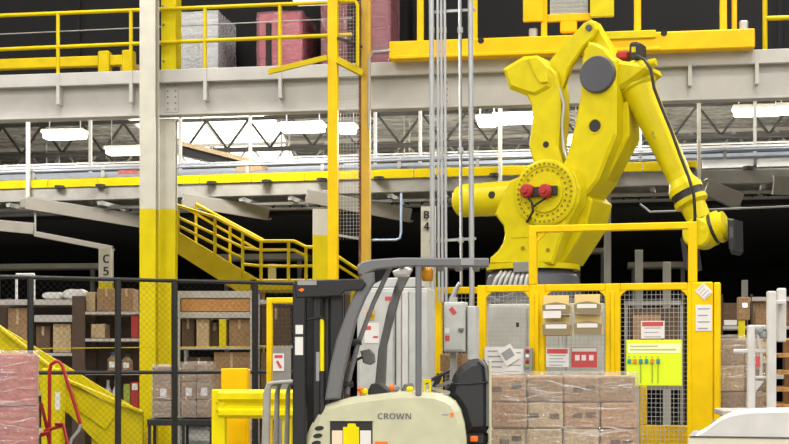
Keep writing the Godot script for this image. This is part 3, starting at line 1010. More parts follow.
# ------------------------------------------------------------------ stairs
func stairs() -> void:
	cf = frame(240, 25, 0)
	var t := thing("staircase", "yellow steel staircase with landing behind the chain-link fence", "staircase", Vector3(q(240, 280).x, 0, -0.5))
	for z in [0.0, -1.1]:
		part("stringer", pri([[150, 215], [178, 231.5], [257, 278.5], [257, 300], [250, 300], [178, 254], [150, 238]], z - 0.05, z, 0.006), M.stair, t)
		part("hand_rail", rod([q(150, 197, z), q(215, 217, z), q(260, 241, z), q(294, 241, z), q(306, 247, z), q(325, 247, z)], 0.028), M.stair, t)
		part("middle_rail", rod([q(150, 211, z), q(243, 258.5, z)], 0.024), M.stair, t)
		part("middle_rail", rod([q(150, 204, z), q(243, 247.5, z), q(262, 250, z), q(294, 250, z), q(306, 256, z)], 0.024), M.stair, t)
		part("middle_rail", rod([q(243, 264, z), q(262, 266, z), q(325, 266, z)], 0.024), M.stair, t)
		for p in [[178, 207, 232], [215, 217, 255], [242.7, 231, 278], [261, 241, 284], [288.5, 241, 284], [306, 247, 284], [322, 247, 284]]:
			part("post", rod([q(p[0], p[2], z), q(p[0], p[1], z)], 0.028), M.stair, t)
		part("hand_rail", rod([q(337, 256, z), q(375, 281, z)], 0.028), M.stair, t)
		part("middle_rail", rod([q(334, 263, z), q(368, 284, z)], 0.024), M.stair, t)
		part("stringer", pri([[330, 274], [400, 318], [392, 330], [330, 290]], z - 0.05, z, 0.006), M.stair, t)
	part("hand_rail", rod([q(196, 204, -1.1), q(263, 240, -1.1)], 0.028), M.stair, t)
	part("middle_rail", rod([q(186, 208, -1.1), q(258, 250, -1.1)], 0.024), M.stair, t)
	for p in [[196, 204, 246], [230, 222, 264]]:
		part("post", rod([q(p[0], p[2], -1.1), q(p[0], p[1], -1.1)], 0.028), M.stair, t)
	for i in 12:
		var p := q(157 + i * 8.2, 226 + i * 4.9)
		part("tread", bx(Vector3(p.x - 0.03, p.y - 0.03, -1.05), Vector3(p.x + 0.22, p.y, -0.05), 0.004), M.stair, t)
	var a := q(250, 279)
	var b := q(334, 290)
	part("landing", bx(Vector3(a.x, b.y, -1.1), Vector3(b.x, a.y, 0.0), 0.01), M.stair, t)
	for px in [262, 325]:
		var p := q(px, 290, -0.5)
		part("landing_leg", bx(Vector3(p.x - 0.05, 0, -0.55), Vector3(p.x + 0.05, b.y, -0.45)), M.stair, t)
	part("notice_plate", rect(268, 264, 276, 280, -1.12, -1.08, 0.004), M.sign_grey, t, "small grey plate on the far landing rail")
	# broad yellow chute behind the left fence
	cf = frame(70, 19.2, 0)
	var c := thing("sloping_chute", "broad yellow steel chute sloping down behind the left fence", "chute", Vector3(q(70, 400).x, 0, -0.3))
	part("side_plate", pri([[-14, 317], [30, 352.5], [70, 382], [105, 401], [143, 413], [143, 470], [112, 458], [88, 434], [60, 405], [30, 385], [-14, 352]], -0.06, 0.0, 0.006), M.column_yellow, c)
	part("top_flange", bars(q(-14, 317, 0.03) + Vector3(0, 0.01, 0), q(70, 382, 0.03) + Vector3(0, 0.01, 0), 0.14, 0.03), M.column_yellow, c)
	part("top_flange", bars(q(70, 382, 0.03) + Vector3(0, 0.01, 0), q(143, 413, 0.03) + Vector3(0, 0.01, 0), 0.14, 0.03), M.column_yellow, c)
	part("fold_plate", pri([[72, 386], [117, 408], [116, 414], [106, 430], [80, 412]], 0.0, 0.03, 0.006), M.column_yellow, c)
	part("rear_plate", pri([[-14, 317], [143, 413], [143, 470], [-14, 352]], -0.66, -0.6, 0.0), M.column_yellow, c)
	part("support_leg", bx(Vector3(q(90, 440).x, 0, -0.5), Vector3(q(97, 440).x, 0.9, -0.1)), M.column_yellow, c)
	part("support_leg", bx(Vector3(q(132, 440).x, 0, -0.5), Vector3(q(140, 440).x, 0.5, -0.1)), M.column_yellow, c)
	cf = frame(50, 18.6, 0)
	var g := thing("guard_post", "short yellow guard post with a white tag behind red hand truck", "post", Vector3(q(50, 420).x, 0, 0))
	part("post_shell", rect(41, 368, 61, 520, -0.25, 0, 0.02), M.column_yellow, g)
	part("tag", rect(55, 392, 60, 410, 0, 0.006), M.sign_white, g)

# ------------------------------------------------------------------ chain-link fence
func fence() -> void:
	cf = frame(140, 17.5, 24)
	var top := 2.50
	var mid := 1.345
	var t := thing("chain_link_fence", "black chain-link fence with tube posts in front of the racks", "fence", Vector3(q(140, 380).x, 0, 0))
	var px := [-60, 30.5, 118, 174.5, 255, 300]
	for i in px.size():
		var p := q(px[i], 350)
		part("post", bx(Vector3(p.x - 0.035, 0, -0.035), Vector3(p.x + 0.035, top + 0.02, 0.035), 0.012), M.fence, t)
		if i == 0:
			continue
		var o := q(px[i - 1], 350)
		for y in [top, mid, 0.12]:
			part("rail", rod([Vector3(o.x, y, 0), Vector3(p.x, y, 0)], 0.024), M.fence, t)
		part("chain_link", chain_link(Vector3(o.x + 0.035, 0.12, 0), Vector3(p.x - 0.035, top, 0), 0.08, 0.0024), M.fence, t, "", "stuff")
	single("warning_wire", rod([q(-10, 349, -0.05), q(290, 346, -0.05)], 0.006, 6), M.rail, "thin yellow wire strung along the black fence", "wire", q(200, 347, -0.05))

# ------------------------------------------------------------------ racks and stock behind the fence
func put_box(nm: String, m: Material, label: String, cat: String, x0: float, x1: float, y0: float, y1: float, z: float, dp: float, tape := true, group := "") -> Node3D:
	var t := thing(nm, label, cat, Vector3((q(x0, y1, z).x + q(x1, y1, z).x) / 2, q(x0, y1, z).y, z - dp / 2), group)
	var p0 := q(x0, y0, z)
	var p1 := q(x1, y1, z)
	part("body", bx(Vector3(p0.x, p1.y + 0.008, z - dp), Vector3(p1.x, p0.y, z), 0.006), m, t)
	if tape:
		var mx := (x0 + x1) / 2
		var a := q(mx - 1.2, y0 + (y1 - y0) * 0.02, z)
		var b := q(mx + 1.2, y0 + (y1 - y0) * 0.35, z)
		part("tape", bx(Vector3(a.x, b.y, z), Vector3(b.x, a.y + 0.002, z + 0.003)), M.card_light, t)
	return t

func rack(label: String, ups: Array, shelves: Array, y_top: float, dp: float, um: Material, sm: Material) -> void:
	var t := thing("storage_rack", label, "rack", Vector3(q(ups[0][0], 400).x, 0, -dp / 2))
	for u in ups:
		var a := q(u[0], y_top)
		var b := q(u[1], y_top)
		for z in [0.0, -dp + 0.06]:
			part("upright", bx(Vector3(a.x, 0, z - 0.06), Vector3(b.x, a.y, z), 0.005), um, t)
	for s in shelves:
		var a := q(s[0], s[2])
		var b := q(s[1], s[3])
		part("shelf", bx(Vector3(a.x, b.y, -dp), Vector3(b.x, a.y, -0.005), 0.004), sm, t)

func stock() -> void:
	cf = frame(90, 22.8, 0)
	rack("brown-post storage rack with grey shelves behind the left fence", [[-8, -4], [72, 85], [139, 143]],
		[[-6, 74, 299.5, 305], [34, 74, 315, 322], [34, 74, 353, 356], [84, 141, 311.5, 314.5], [84, 141, 338.5, 341.5], [84, 141, 372, 375], [84, 141, 410, 413], [-6, 74, 392, 396]], 296, 0.9, M.rack_brown, M.rack_grey)
	part("back_sheet", bx(q(-8, 300, -0.95) * Vector3(1, 0, 1), Vector3(q(141, 300, -0.95).x, q(90, 302, -0.95).y, -0.92)), M.rack_brown, get_node("storage_rack"))
	put_box("carton", M.card, "tan carton under the top shelf left of the first fence post", "carton", 8, 27, 308, 353, -0.15, 0.5)
	put_box("carton", M.card_light, "pale tan carton inside the left rack below the white beam", "carton", 53, 71, 324, 353, -0.1, 0.5)
	put_box("carton", M.card_dark, "dark brown carton at the left of the left rack bay", "carton", 36, 50, 326, 353, -0.2, 0.5)
	put_box("carton", M.card, "large tan carton on the upper shelf right of brown post", "carton", 97, 116, 288.5, 311.5, -0.1, 0.5)
	put_box("carton", M.card, "tall tan carton on the upper shelf next to white column", "carton", 120, 133, 288.5, 311.5, -0.08, 0.5)
	put_box("carton", M.card_light, "light carton leaning at the upper shelf's left end", "carton", 86, 95, 292, 311.5, -0.1, 0.5)
	put_box("carton", M.card_light, "small pale carton on the second shelf of the rack", "carton", 91, 105, 324, 338.5, -0.1, 0.4)
	put_box("red_box", M.red_dull, "dull red box on the second shelf beside the column", "box", 131, 138.7, 315.5, 338.5, -0.05, 0.4, false)
	put_box("red_box", M.red_dull, "dull red box with white label low beside the column", "box", 130.5, 138.7, 382, 410, -0.05, 0.4, false)
	single("paper_label", rect(132, 383.5, 137.5, 390, -0.05, -0.04), M.sign_white, "white paper label on the lower red box", "label", q(136, 390, -0.04))
	put_box("green_box", M.green, "slim olive green box on the lower shelf", "box", 123.5, 130, 384, 410, -0.08, 0.3, false)
	var k := 0
	for c in [[107, 118, 352, 372, "blue-topped jug on the third shelf nearest brown post", M.blue], [121, 132, 354, 372, "dark-topped jug on the third shelf nearest the column", M.truck_dark], [104, 111, 380, 410, "grey jug at the left of the lowest shelf", M.cabinet], [112, 119, 380, 410, "pale jug in the middle of the lowest shelf", M.sign_white]]:
		var a := q(c[0], c[2], -0.2)
		var b := q(c[1], c[3], -0.2)
		var mx := (a.x + b.x) / 2
		var r := (b.x - a.x) / 2
		var t := thing("jug", c[4], "jug", Vector3(mx, b.y, -0.25))
		b.y += 0.012
		var h := a.y - b.y
		var g := Geo.new()
		g.lathe(Vector3(mx, b.y, -0.25), Vector3.UP, [[0, 0], [r, 0], [r, h * 0.62], [r * 0.4, h * 0.8], [r * 0.4, h * 0.86], [0, h * 0.86]], 14)
		part("bottle", g, M.card_grey if k < 2 else c[5], t)
		g = Geo.new()
		g.cyl(Vector3(mx, b.y + h * 0.84, -0.25), Vector3(mx, b.y + h, -0.25), r * 0.45, -1, 10)
		part("cap", g, c[5], t)
		part("label", bx(Vector3(mx - r * 0.5, b.y + h * 0.2, -0.25 + r * 0.86), Vector3(mx + r * 0.5, b.y + h * 0.5, -0.25 + r * 1.02)), M.sign_white, t)
		k += 1
	var wf := thing("tube_frame", "white tube frame standing on the far left rack top", "frame", q(22, 299.5, -0.4))
	part("frame_leg", rod([q(16.5, 299.5, -0.4), q(16.5, 274.5, -0.4)], 0.022, 8), M.sign_white, wf)
	part("frame_leg", rod([q(34, 299.5, -0.4), q(34, 274.5, -0.4)], 0.022, 8), M.sign_white, wf)
	part("frame_top", rod([q(16, 274.5, -0.4), q(34.5, 274.5, -0.4)], 0.022, 8), M.sign_white, wf)
	# white sacks on the top shelf
	for c in [[42, 62, 291, "flat white sack on the rack top left of brown post", 8.0], [62.5, 85, 287.5, "puffed white sack lying above the brown rack post", 11.0]]:
		var g := Geo.new()
		var a := q(c[0], 299.5, -0.2)
		var b := q(c[1], 299.5, -0.2)
		var mx := (a.x + b.x) / 2
		var w := (b.x - a.x) / 2
		var h: float = c[4] * 22.9 / FOC
		g.x = Transform3D(Basis.from_scale(Vector3(w, h / 2, 0.3)), Vector3(mx, a.y + h / 2, -0.35))
		g.lathe(Vector3(-1, 0, 0), Vector3(1, 0, 0), [[0, 0], [0.55, 0.02], [0.85, 0.25], [1.0, 0.7], [0.9, 1.2], [0.98, 1.6], [0.7, 1.93], [0, 2]], 14, true)
		single("sack", g, M.sign_white, c[3], "sack", Vector3(mx, a.y, -0.3))
	# bay right of the column
	cf = frame(215, 22.2, 0)
	rack("grey rack bay with a tan-faced beam right of the column", [[176, 180], [250, 254]], [[177, 253, 291, 298], [177, 253, 312, 318], [177, 253, 347, 349.5], [177, 253, 398, 402]], 291, 0.9, M.rack_grey, M.rack_grey)
	put_box("long_carton", mat(Color(0.80, 0.58, 0.34), 0.8, 0.0, "card", 1.2), "long tan carton lying between two pale shelves right of column", "carton", 181, 250, 298.5, 312, -0.04, 0.6, false)
	put_box("carton", M.card_dark, "dark brown carton in the bay behind chain-link mesh", "carton", 182, 194, 319, 347, -0.25, 0.4)
	put_box("carton", M.card_light, "narrow pale carton standing in the bay behind the mesh", "carton", 196.5, 209, 319, 347, -0.1, 0.4)
	put_box("carton", M.card_dark, "dark carton left of the yellow divider in the bay", "carton", 211, 218, 322, 347, -0.3, 0.4)
	put_box("divider_post", M.column_yellow, "yellow divider post inside the meshed rack bay", "post", 219, 226, 319, 347, -0.02, 0.1, false)
	put_box("carton", M.card, "wide tan carton right of the yellow divider in bay", "carton", 229, 250, 319, 347, -0.12, 0.5)
	put_box("carton", M.card, "tan carton row under the yellow divider, lower bay", "carton", 214, 249, 352, 398, -0.12, 0.5)
	put_box("carton", M.card_dark, "brown carton low in the meshed bay beside column", "carton", 187, 211, 357, 396, -0.3, 0.5)
	# back of the bays, right of it
	cf = frame(280, 23.4, 0)
	rack("brown board-backed rack behind the yellow gate frame", [[256, 259], [345, 349]], [[257, 348, 300, 304], [257, 348, 345, 348], [257, 348, 395, 399]], 290, 0.7, M.rack_brown, M.rack_grey)
	put_box("carton", M.card_dark, "brown carton on the upper shelf behind the yellow gate frame", "carton", 262, 290, 306, 345, -0.1, 0.4)
	put_box("carton", M.card, "tan carton low behind the yellow gate frame", "carton", 261, 288, 352, 395, -0.1, 0.4)
	# wrapped cartons on the black stand, just behind the fence
	cf = frame(182, 18.7, 4)
	var st := thing("steel_stand", "low black steel stand carrying wrapped cartons behind the fence", "stand", Vector3(q(182, 425).x, 0, -0.4))
	part("top_frame", rect(147, 419.5, 213, 425.5, -0.8, 0, 0.008), M.truck_dark, st)
	for px in [149, 183, 211]:
		for z in [-0.06, -0.74]:
			var p := q(px, 425, 0)
			part("leg", bx(Vector3(p.x - 0.02, 0, z - 0.02), Vector3(p.x + 0.02, p.y, z + 0.02)), M.truck_dark, st)
	var y0 := q(150, 419.5).y + 0.02
	film_stack("wrapped grey-brown carton stack on the black stand beside yellow column", 152.5, 174, 366, y0, 0.62, 1)
	film_stack("wrapped tan carton stack on the black stand behind the mesh", 181, 212, 363.5, y0, 0.7, 2)

func film_stack(label: String, x0: float, x1: float, ytop: float, y0: float, dp: float, nx: int) -> void:
	var a := q(x0, ytop, -0.05)
	var b := q(x1, ytop, -0.05)
	var t := thing("wrapped_carton_stack", label, "carton stack", Vector3((a.x + b.x) / 2, y0, -0.4))
	var w := (b.x - a.x) / nx
	var h := (a.y - y0) / 3
	var g := bx(Vector3(-w / 2 + 0.004, 0.001, -dp / 2), Vector3(w / 2 - 0.004, h - 0.005, dp / 2), 0.01).mesh()
	var lab := bx(Vector3(-0.04, 0.05, 0), Vector3(0.04, 0.16, 0.004)).mesh()
	for j in 3:
		for i in nx:
			var p := Vector3(a.x + w * (i + 0.5), y0 + h * j, -0.05 - dp / 2)
			var c := piece("carton", g, M.card_grey if (i + j) % 2 == 0 else M.card, t, p)
			if j == 1:
				var l := MeshInstance3D.new()
				l.name = "label_sheet"
				l.mesh = lab
				l.material_override = M.sign_white
				l.position = Vector3(0, 0, dp / 2)
				c.add_child(l, true)
	part("stretch_film", film_shell(Vector3(a.x - 0.012, y0 + 0.004, -0.05 - dp - 0.02), Vector3(b.x + 0.012, a.y + 0.02, -0.03), int(x0)), M.film, t)
	part("film_crease", creases(Vector3(a.x, y0, -1), Vector3(b.x, a.y, -0.03), 22, int(x0)), M.crease, t, "", "stuff")

# ------------------------------------------------------------------ robot
func robot() -> void:
	cf = frame(560, 18.4, -30)
	var c0 := q(533, 268, 0)
	var t := thing("industrial_robot", "huge yellow articulated robot arm reaching down to the right", "robot", Vector3(c0.x, 0, 0))
	# pedestal and slewing base
	var g := Geo.new()
	var fy := q(533, 268, 0).y
	g.lathe(Vector3(c0.x, 0, 0), Vector3.UP, [[0, 0.0], [0.8, 0.0], [0.8, 0.12], [0.62, 0.16], [0.62, fy - 0.5], [0.7, fy - 0.42], [0.0, fy - 0.42]], 28)
	part("pedestal", g, M.cabinet, t)
	g = Geo.new()
	g.lathe(Vector3(c0.x, 0, 0), Vector3.UP, [[0.66, fy - 0.42], [0.6, fy - 0.12], [0.52, fy - 0.02], [0, fy - 0.02]], 28)
	part("base_ring", g, M.robot_grey, t)
	g = Geo.new()
	g.lathe(Vector3(c0.x, 0, 0), Vector3.UP, [[0, fy - 0.035], [0.62, fy - 0.035], [0.62, fy + 0.035], [0, fy + 0.035]], 32)
	part("turntable", g, M.robot, t)
	var tb := part("connector_block", rect(513, 262, 531, 272, 0.45, 0.64, 0.01), M.mezz_dark, t)
	for i in 7:
		var p := q(492 + i * 5.5, 290, 0.62)
		var r := q(502 + i * 4.5, 272, 0.55)
		part("base_cable", rod([p, p.lerp(r, 0.5) + Vector3(0.02, 0.03, 0.05), r], 0.03, 8), M.galv, t)
	# turret: two cheek plates and the block between
	var cheek := [[494, 214], [508, 181], [520, 176], [533, 164], [547, 160], [562, 163], [574, 172], [580, 188], [578, 203], [568, 221], [560, 240], [552, 264], [489, 264.5], [489.5, 257.5], [497, 251], [502, 243], [504, 234], [503, 226]]
	part("turret_plate", pri(cheek, 0.22, 0.5, 0.03), M.robot, t)
	part("turret_core", pri([[506, 190], [578, 186], [592, 200], [586, 226], [562, 263], [494, 263], [505, 244], [506, 228]], -0.5, 0.22, 0.02), M.robot, t)
	part("turret_plate", pri([[506, 190], [586, 176], [594, 180], [595, 200], [586, 226], [560, 263], [494, 263], [505, 244], [506, 228]], -0.78, -0.5, 0.03), M.robot, t)
	part("rating_plate", rect(511, 224.5, 533, 237, 0.5, 0.508, 0.002), M.robot, t)
	# shoulder bearing with its ring of bolts
	var ctr := q(546, 193, 0.5)
	g = Geo.new()
	g.lathe(Vector3(ctr.x, ctr.y, 0.48), Vector3(0, 0, 1), [[0.43, 0], [0.43, 0.05], [0.4, 0.065], [0.34, 0.065], [0.33, 0.05], [0.26, 0.05], [0.25, 0.075], [0, 0.075]], 40)
	var ring := part("shoulder_ring", g, M.robot, t)
	var bolt := Geo.new()
	bolt.cyl(Vector3.ZERO, Vector3(0, 0, 0.018), 0.014, -1, 6)
	var bm := bolt.mesh()
	for i in 36:
		var a := TAU * i / 36
		piece("bolt", bm, M.robot_bolt, ring, Vector3(ctr.x + cos(a) * 0.37, ctr.y + sin(a) * 0.37, 0.545))
	for i in 24:
		var a := TAU * (i + 0.5) / 24
		piece("bolt", bm, M.robot_bolt, ring, Vector3(ctr.x + cos(a) * 0.295, ctr.y + sin(a) * 0.295, 0.53))
	part("motor_bracket", rect(531, 187, 556, 195, 0.55, 0.62, 0.01), M.truck_dark, t)
	for px in [527, 545.5]:
		var p := q(px, 191, 0.62)
		g = Geo.new()
		g.lathe(Vector3(p.x, p.y, 0.55), Vector3(0, 0, 1), [[0.09, 0], [0.09, 0.1], [0.075, 0.125], [0.04, 0.13], [0.035, 0.16], [0, 0.16]], 18)
		part("motor_cap", g, M.red_dull, t)
	part("motor_cable", rod([q(528, 197, 0.62), q(532, 203, 0.62), q(533, 211, 0.62), q(530, 217, 0.6), q(527, 222, 0.53)], 0.016, 6), M.cable, t)
	part("motor_cable", rod([q(546, 198, 0.62), q(538, 203, 0.62), q(533, 207, 0.62)], 0.014, 6), M.cable, t)
	# balancing cylinder to the left
	g = Geo.new()
	var e0 := q(520, 197.5, 0.0)
	var e1 := q(456, 197.5, 0.0)
	var L := e0.x - e1.x
	g.lathe(Vector3(e0.x, e0.y, 0.02), Vector3(-1, 0, 0), [[0.23, -0.2], [0.23, L * 0.55], [0.225, L * 0.56], [0.225, L - 0.14], [0.2, L - 0.06], [0.14, L - 0.015], [0, L]], 28)
	part("balance_cylinder", g, M.robot, t)
	g = Geo.new()
	var hp := q(492, 195, 0.24)
	g.cyl(Vector3(hp.x, hp.y, 0.2), Vector3(hp.x, hp.y, 0.252), 0.05, -1, 16)
	part("cylinder_port", g, M.joist, t)
	# lower arm
	var arm := [[540, 185], [558, 172], [566, 157], [574, 126], [580, 95], [581.5, 58], [588, 41], [596, 43], [604, 47], [611, 55], [616, 60], [616, 134], [598, 180], [585, 196], [565, 210], [545, 205]]
	part("lower_arm", pri(arm, -0.38, 0.3, 0.035), M.robot, t)
	part("arm_side_box", pri([[616, 104], [628, 100], [629, 136], [604, 184], [592, 190], [600, 170]], -0.36, 0.05, 0.02), M.robot, t)
	g = Geo.new()
	var h1 := q(595, 126, 0.3)
	g.lathe(Vector3(h1.x, h1.y, 0.29), Vector3(0, 0, 1), [[0.1, 0], [0.1, 0.022], [0.085, 0.022], [0.08, 0.0], [0, 0.0]], 24)
	part("arm_opening_rim", g, M.robot, t)
	g = Geo.new()
	g.cyl(Vector3(h1.x, h1.y, 0.28), Vector3(h1.x, h1.y, 0.303), 0.078, -1, 24)
	part("arm_opening", g, M.truck_dark, t)
	# elbow with its grey cover disc
	g = Geo.new()
	var el := q(596.5, 74, 0.36)
	g.lathe(Vector3(el.x, el.y, 0.28), Vector3(0, 0, 1), [[0.235, 0], [0.235, 0.07], [0.22, 0.085], [0, 0.085]], 36)
	part("elbow_cover", g, M.robot_grey, t)
	# elbow casting to the forearm
	part("elbow_casting", pri([[603, 46], [611, 54], [620, 60], [636, 62], [646, 64], [648, 69], [634, 80], [620, 89], [608, 92]], -0.38, 0.2, 0.05), M.robot, t)
	# link from the elbow to the counterweight arm
	part("tie_link", pri([[583, 23], [589, 20], [595, 22], [597, 29], [592, 38], [583, 47], [569, 68], [562, 88], [553, 96], [545, 86], [545, 70], [551, 58], [573, 34]], 0.02, 0.14, 0.02), M.robot, t)
	part("bell_crank", pri([[585, 22], [590, 19.5], [595, 21], [600, 30], [616, 56], [612, 64], [598, 60], [588, 44], [583, 30]], -0.2, 0.02, 0.02), M.robot, t)
	g = Geo.new()
	var tj := q(589.2, 28, 0.14)
	g.cyl(Vector3(tj.x, tj.y, 0.1), Vector3(tj.x, tj.y, 0.165), 0.042, -1, 16)
	part("link_pin", g, M.robot_grey, t)
	# counterweight arm
	part("rocker_arm", pri([[527, 72], [545, 62], [556, 72], [560, 93], [559.5, 120], [557.5, 146], [563, 166], [560, 180], [538, 180], [534, 165], [530, 153], [528, 144], [530, 132], [532, 117], [531, 106], [526, 95]], -0.1, 0.24, 0.03), M.robot, t)
	part("rocker_head", pri([[501, 68], [522, 55.5], [535, 54.5], [546, 61], [552, 76], [551, 88], [534, 97], [526, 95], [508, 88.5]], -0.3, 0.28, 0.06), M.robot, t)
	part("rocker_cap", pri([[527, 58], [537, 57], [548, 68], [548, 82], [540, 83], [535, 76]], 0.28, 0.31, 0.01), M.robot, t)
	g = Geo.new()
	var rp := q(546, 144.5, 0.24)
	g.cyl(Vector3(rp.x, rp.y, 0.22), Vector3(rp.x, rp.y, 0.246), 0.042, -1, 16)
	part("rocker_pin", g, M.joist, t)
	part("rocker_hose", rod([q(559, 88, 0.2), q(564, 104, 0.2), q(562, 125, 0.2), q(564, 150, 0.2), q(568, 160, 0.25)], 0.022, 8), M.galv, t)
	# forearm
	var fa := q(633, 78, -0.1)
	var fb := q(687.5, 194, -0.1)
	var dir := (fb - fa).normalized()
	var fl := fa.distance_to(fb)
	g = Geo.new()
	g.lathe(fa, dir, [[0, -0.14], [0.24, -0.14], [0.25, -0.06], [0.275, -0.03], [0.275, 0.06], [0.255, 0.09], [0.255, 0.16], [0.225, 0.19], [0.205, 0.34], [0.185, 0.6], [0.155, fl - 0.28], [0.16, fl - 0.2], [0.215, fl - 0.09], [0.22, fl - 0.02], [0, fl - 0.02]], 32, false)
	var fo := part("forearm", g, M.robot, t)
	g = Geo.new()
	g.cyl(fa + dir * (fl - 0.02), fa + dir * (fl + 0.075), 0.205, -1, 32)
	part("wrist_seal", g, M.truck_dark, t)
	g = Geo.new()
	g.lathe(fa + dir * (fl + 0.075), dir, [[0, 0], [0.215, 0], [0.215, 0.06], [0.16, 0.1], [0.15, 0.3], [0, 0.3]], 32)
	part("wrist_housing", g, M.robot, t)
	for i in 3:
		var a := fa + dir * (0.5 + i * 0.17)
		g = Geo.new()
		g.bar(a + Vector3(-0.03, 0.02, 0.175), a + dir * 0.1 + Vector3(-0.03, 0.02, 0.17), 0.004, 0.05, Vector3(1, 0.4, 0))
		part("print_mark", g, M.robot_dull, fo)
	var j5 := q(701, 234, -0.1)
	g = Geo.new()
	g.lathe(j5 + Vector3(0, 0, -0.2), Vector3(0, 0, 1), [[0, 0], [0.16, 0], [0.19, 0.04], [0.19, 0.36], [0.16, 0.4], [0, 0.4]], 28)
	part("wrist_knuckle", g, M.robot, t)
	var tool0 := q(703, 233, -0.1)
	var tool1 := q(727, 223.5, -0.1)
	var td := (tool1 - tool0).normalized()
	var tl := tool0.distance_to(tool1)
	g = Geo.new()
	g.lathe(tool0, td, [[0.14, 0], [0.205, 0.04], [0.205, tl * 0.42], [0, tl * 0.42]], 30)
	part("tool_flange", g, M.robot, t)
	g = Geo.new()
	g.lathe(tool0 + td * tl * 0.42, td, [[0.19, 0], [0.19, 0.05], [0, 0.05]], 30)
	part("flange_seal", g, M.truck_dark, t)
	g = Geo.new()
	g.lathe(tool0 + td * (tl * 0.42 + 0.05), td, [[0.205, 0], [0.205, 0.06], [0.17, 0.07], [0.17, 0.13], [0, 0.13]], 30)
	part("tool_flange", g, M.robot, t)
	part("gripper_plate", pri([[727, 218], [734, 219], [734.5, 250], [731, 254], [728, 248]], -0.3, 0.1, 0.02), M.truck_dark, t)
	part("gripper_label", rect(729.5, 227, 733, 238, 0.1, 0.106), M.robot_grey, t)
	part("gripper_bar", pri([[680, 238], [686, 236], [690, 268], [684, 270]], -0.5, 0.0, 0.01), M.truck_dark, t)
	# motors on the elbow and the dress cable
	part("elbow_motor", rect(628.5, 42, 639, 60, -0.2, 0.1, 0.03), M.truck_dark, t)
	part("motor_badge", rect(631.5, 47, 635.5, 52, 0.1, 0.108), M.column_yellow, t)
	part("elbow_motor", rect(615, 51, 628, 59, -0.15, 0.05, 0.03), M.red_dull, t)
	part("dress_cable", rod([q(637, 56, 0.1), q(645, 60, 0.2), q(651, 70, 0.25), q(654, 88, 0.2), q(661, 106, 0.18), q(671, 130, 0.16), q(680, 155, 0.16), q(689, 178, 0.18), q(694, 196, 0.2), q(695, 215, 0.16), q(694, 240, 0.14), q(693, 262, 0.1)], 0.02, 8), M.cable, t)
	var pc := q(650, 64, 0.0)
	g = Geo.new()
	g.cyl(pc + Vector3(-0.05, 0, 0), pc + Vector3(0.08, 0.02, 0), 0.05, -1, 14)
	part("cable_clamp", g, M.robot, t)
	for c in [[523, 248], [548, 250]]:
		g = Geo.new()
		var p := q(c[0], c[1], 0.5)
		g.cyl(Vector3(p.x, p.y, 0.49), Vector3(p.x, p.y, 0.515), 0.025, -1, 10)
		part("plate_bolt", g, M.robot_bolt, t)

# ------------------------------------------------------------------ robot cage
func notice(label: String, x0: float, x1: float, y0: float, y1: float, z: float, head: Material, lines: int, turn := 0.0) -> Node3D:
	var a := q(x0, y0, z)
	var b := q(x1, y1, z)
	var w := b.x - a.x
	var h := a.y - b.y
	var keep := cf
	cf = cf * Transform3D(Basis(Vector3(0, 0, 1), deg_to_rad(turn)), Vector3((a.x + b.x) / 2, (a.y + b.y) / 2, z))
	var t := thing("notice_sign", label, "sign", Vector3.ZERO)
	part("sheet", bx(Vector3(-w / 2, -h / 2, 0), Vector3(w / 2, h / 2, 0.006), 0.002), M.sign_white, t)
	if head:
		part("header_band", bx(Vector3(-w * 0.45, h * 0.2, 0.006), Vector3(w * 0.45, h * 0.45, 0.008)), head, t)
	for i in lines:
		var yy := (0.1 if head else 0.35) * h - i * h * (0.5 if head else 0.75) / maxf(lines - 1, 1)
		part("text_line", bx(Vector3(-w * 0.36, yy - h * 0.022, 0.006), Vector3(w * (0.36 - 0.12 * (i % 2)), yy + h * 0.022, 0.008)), M.sign_grey, t)
	cf = keep
	return t

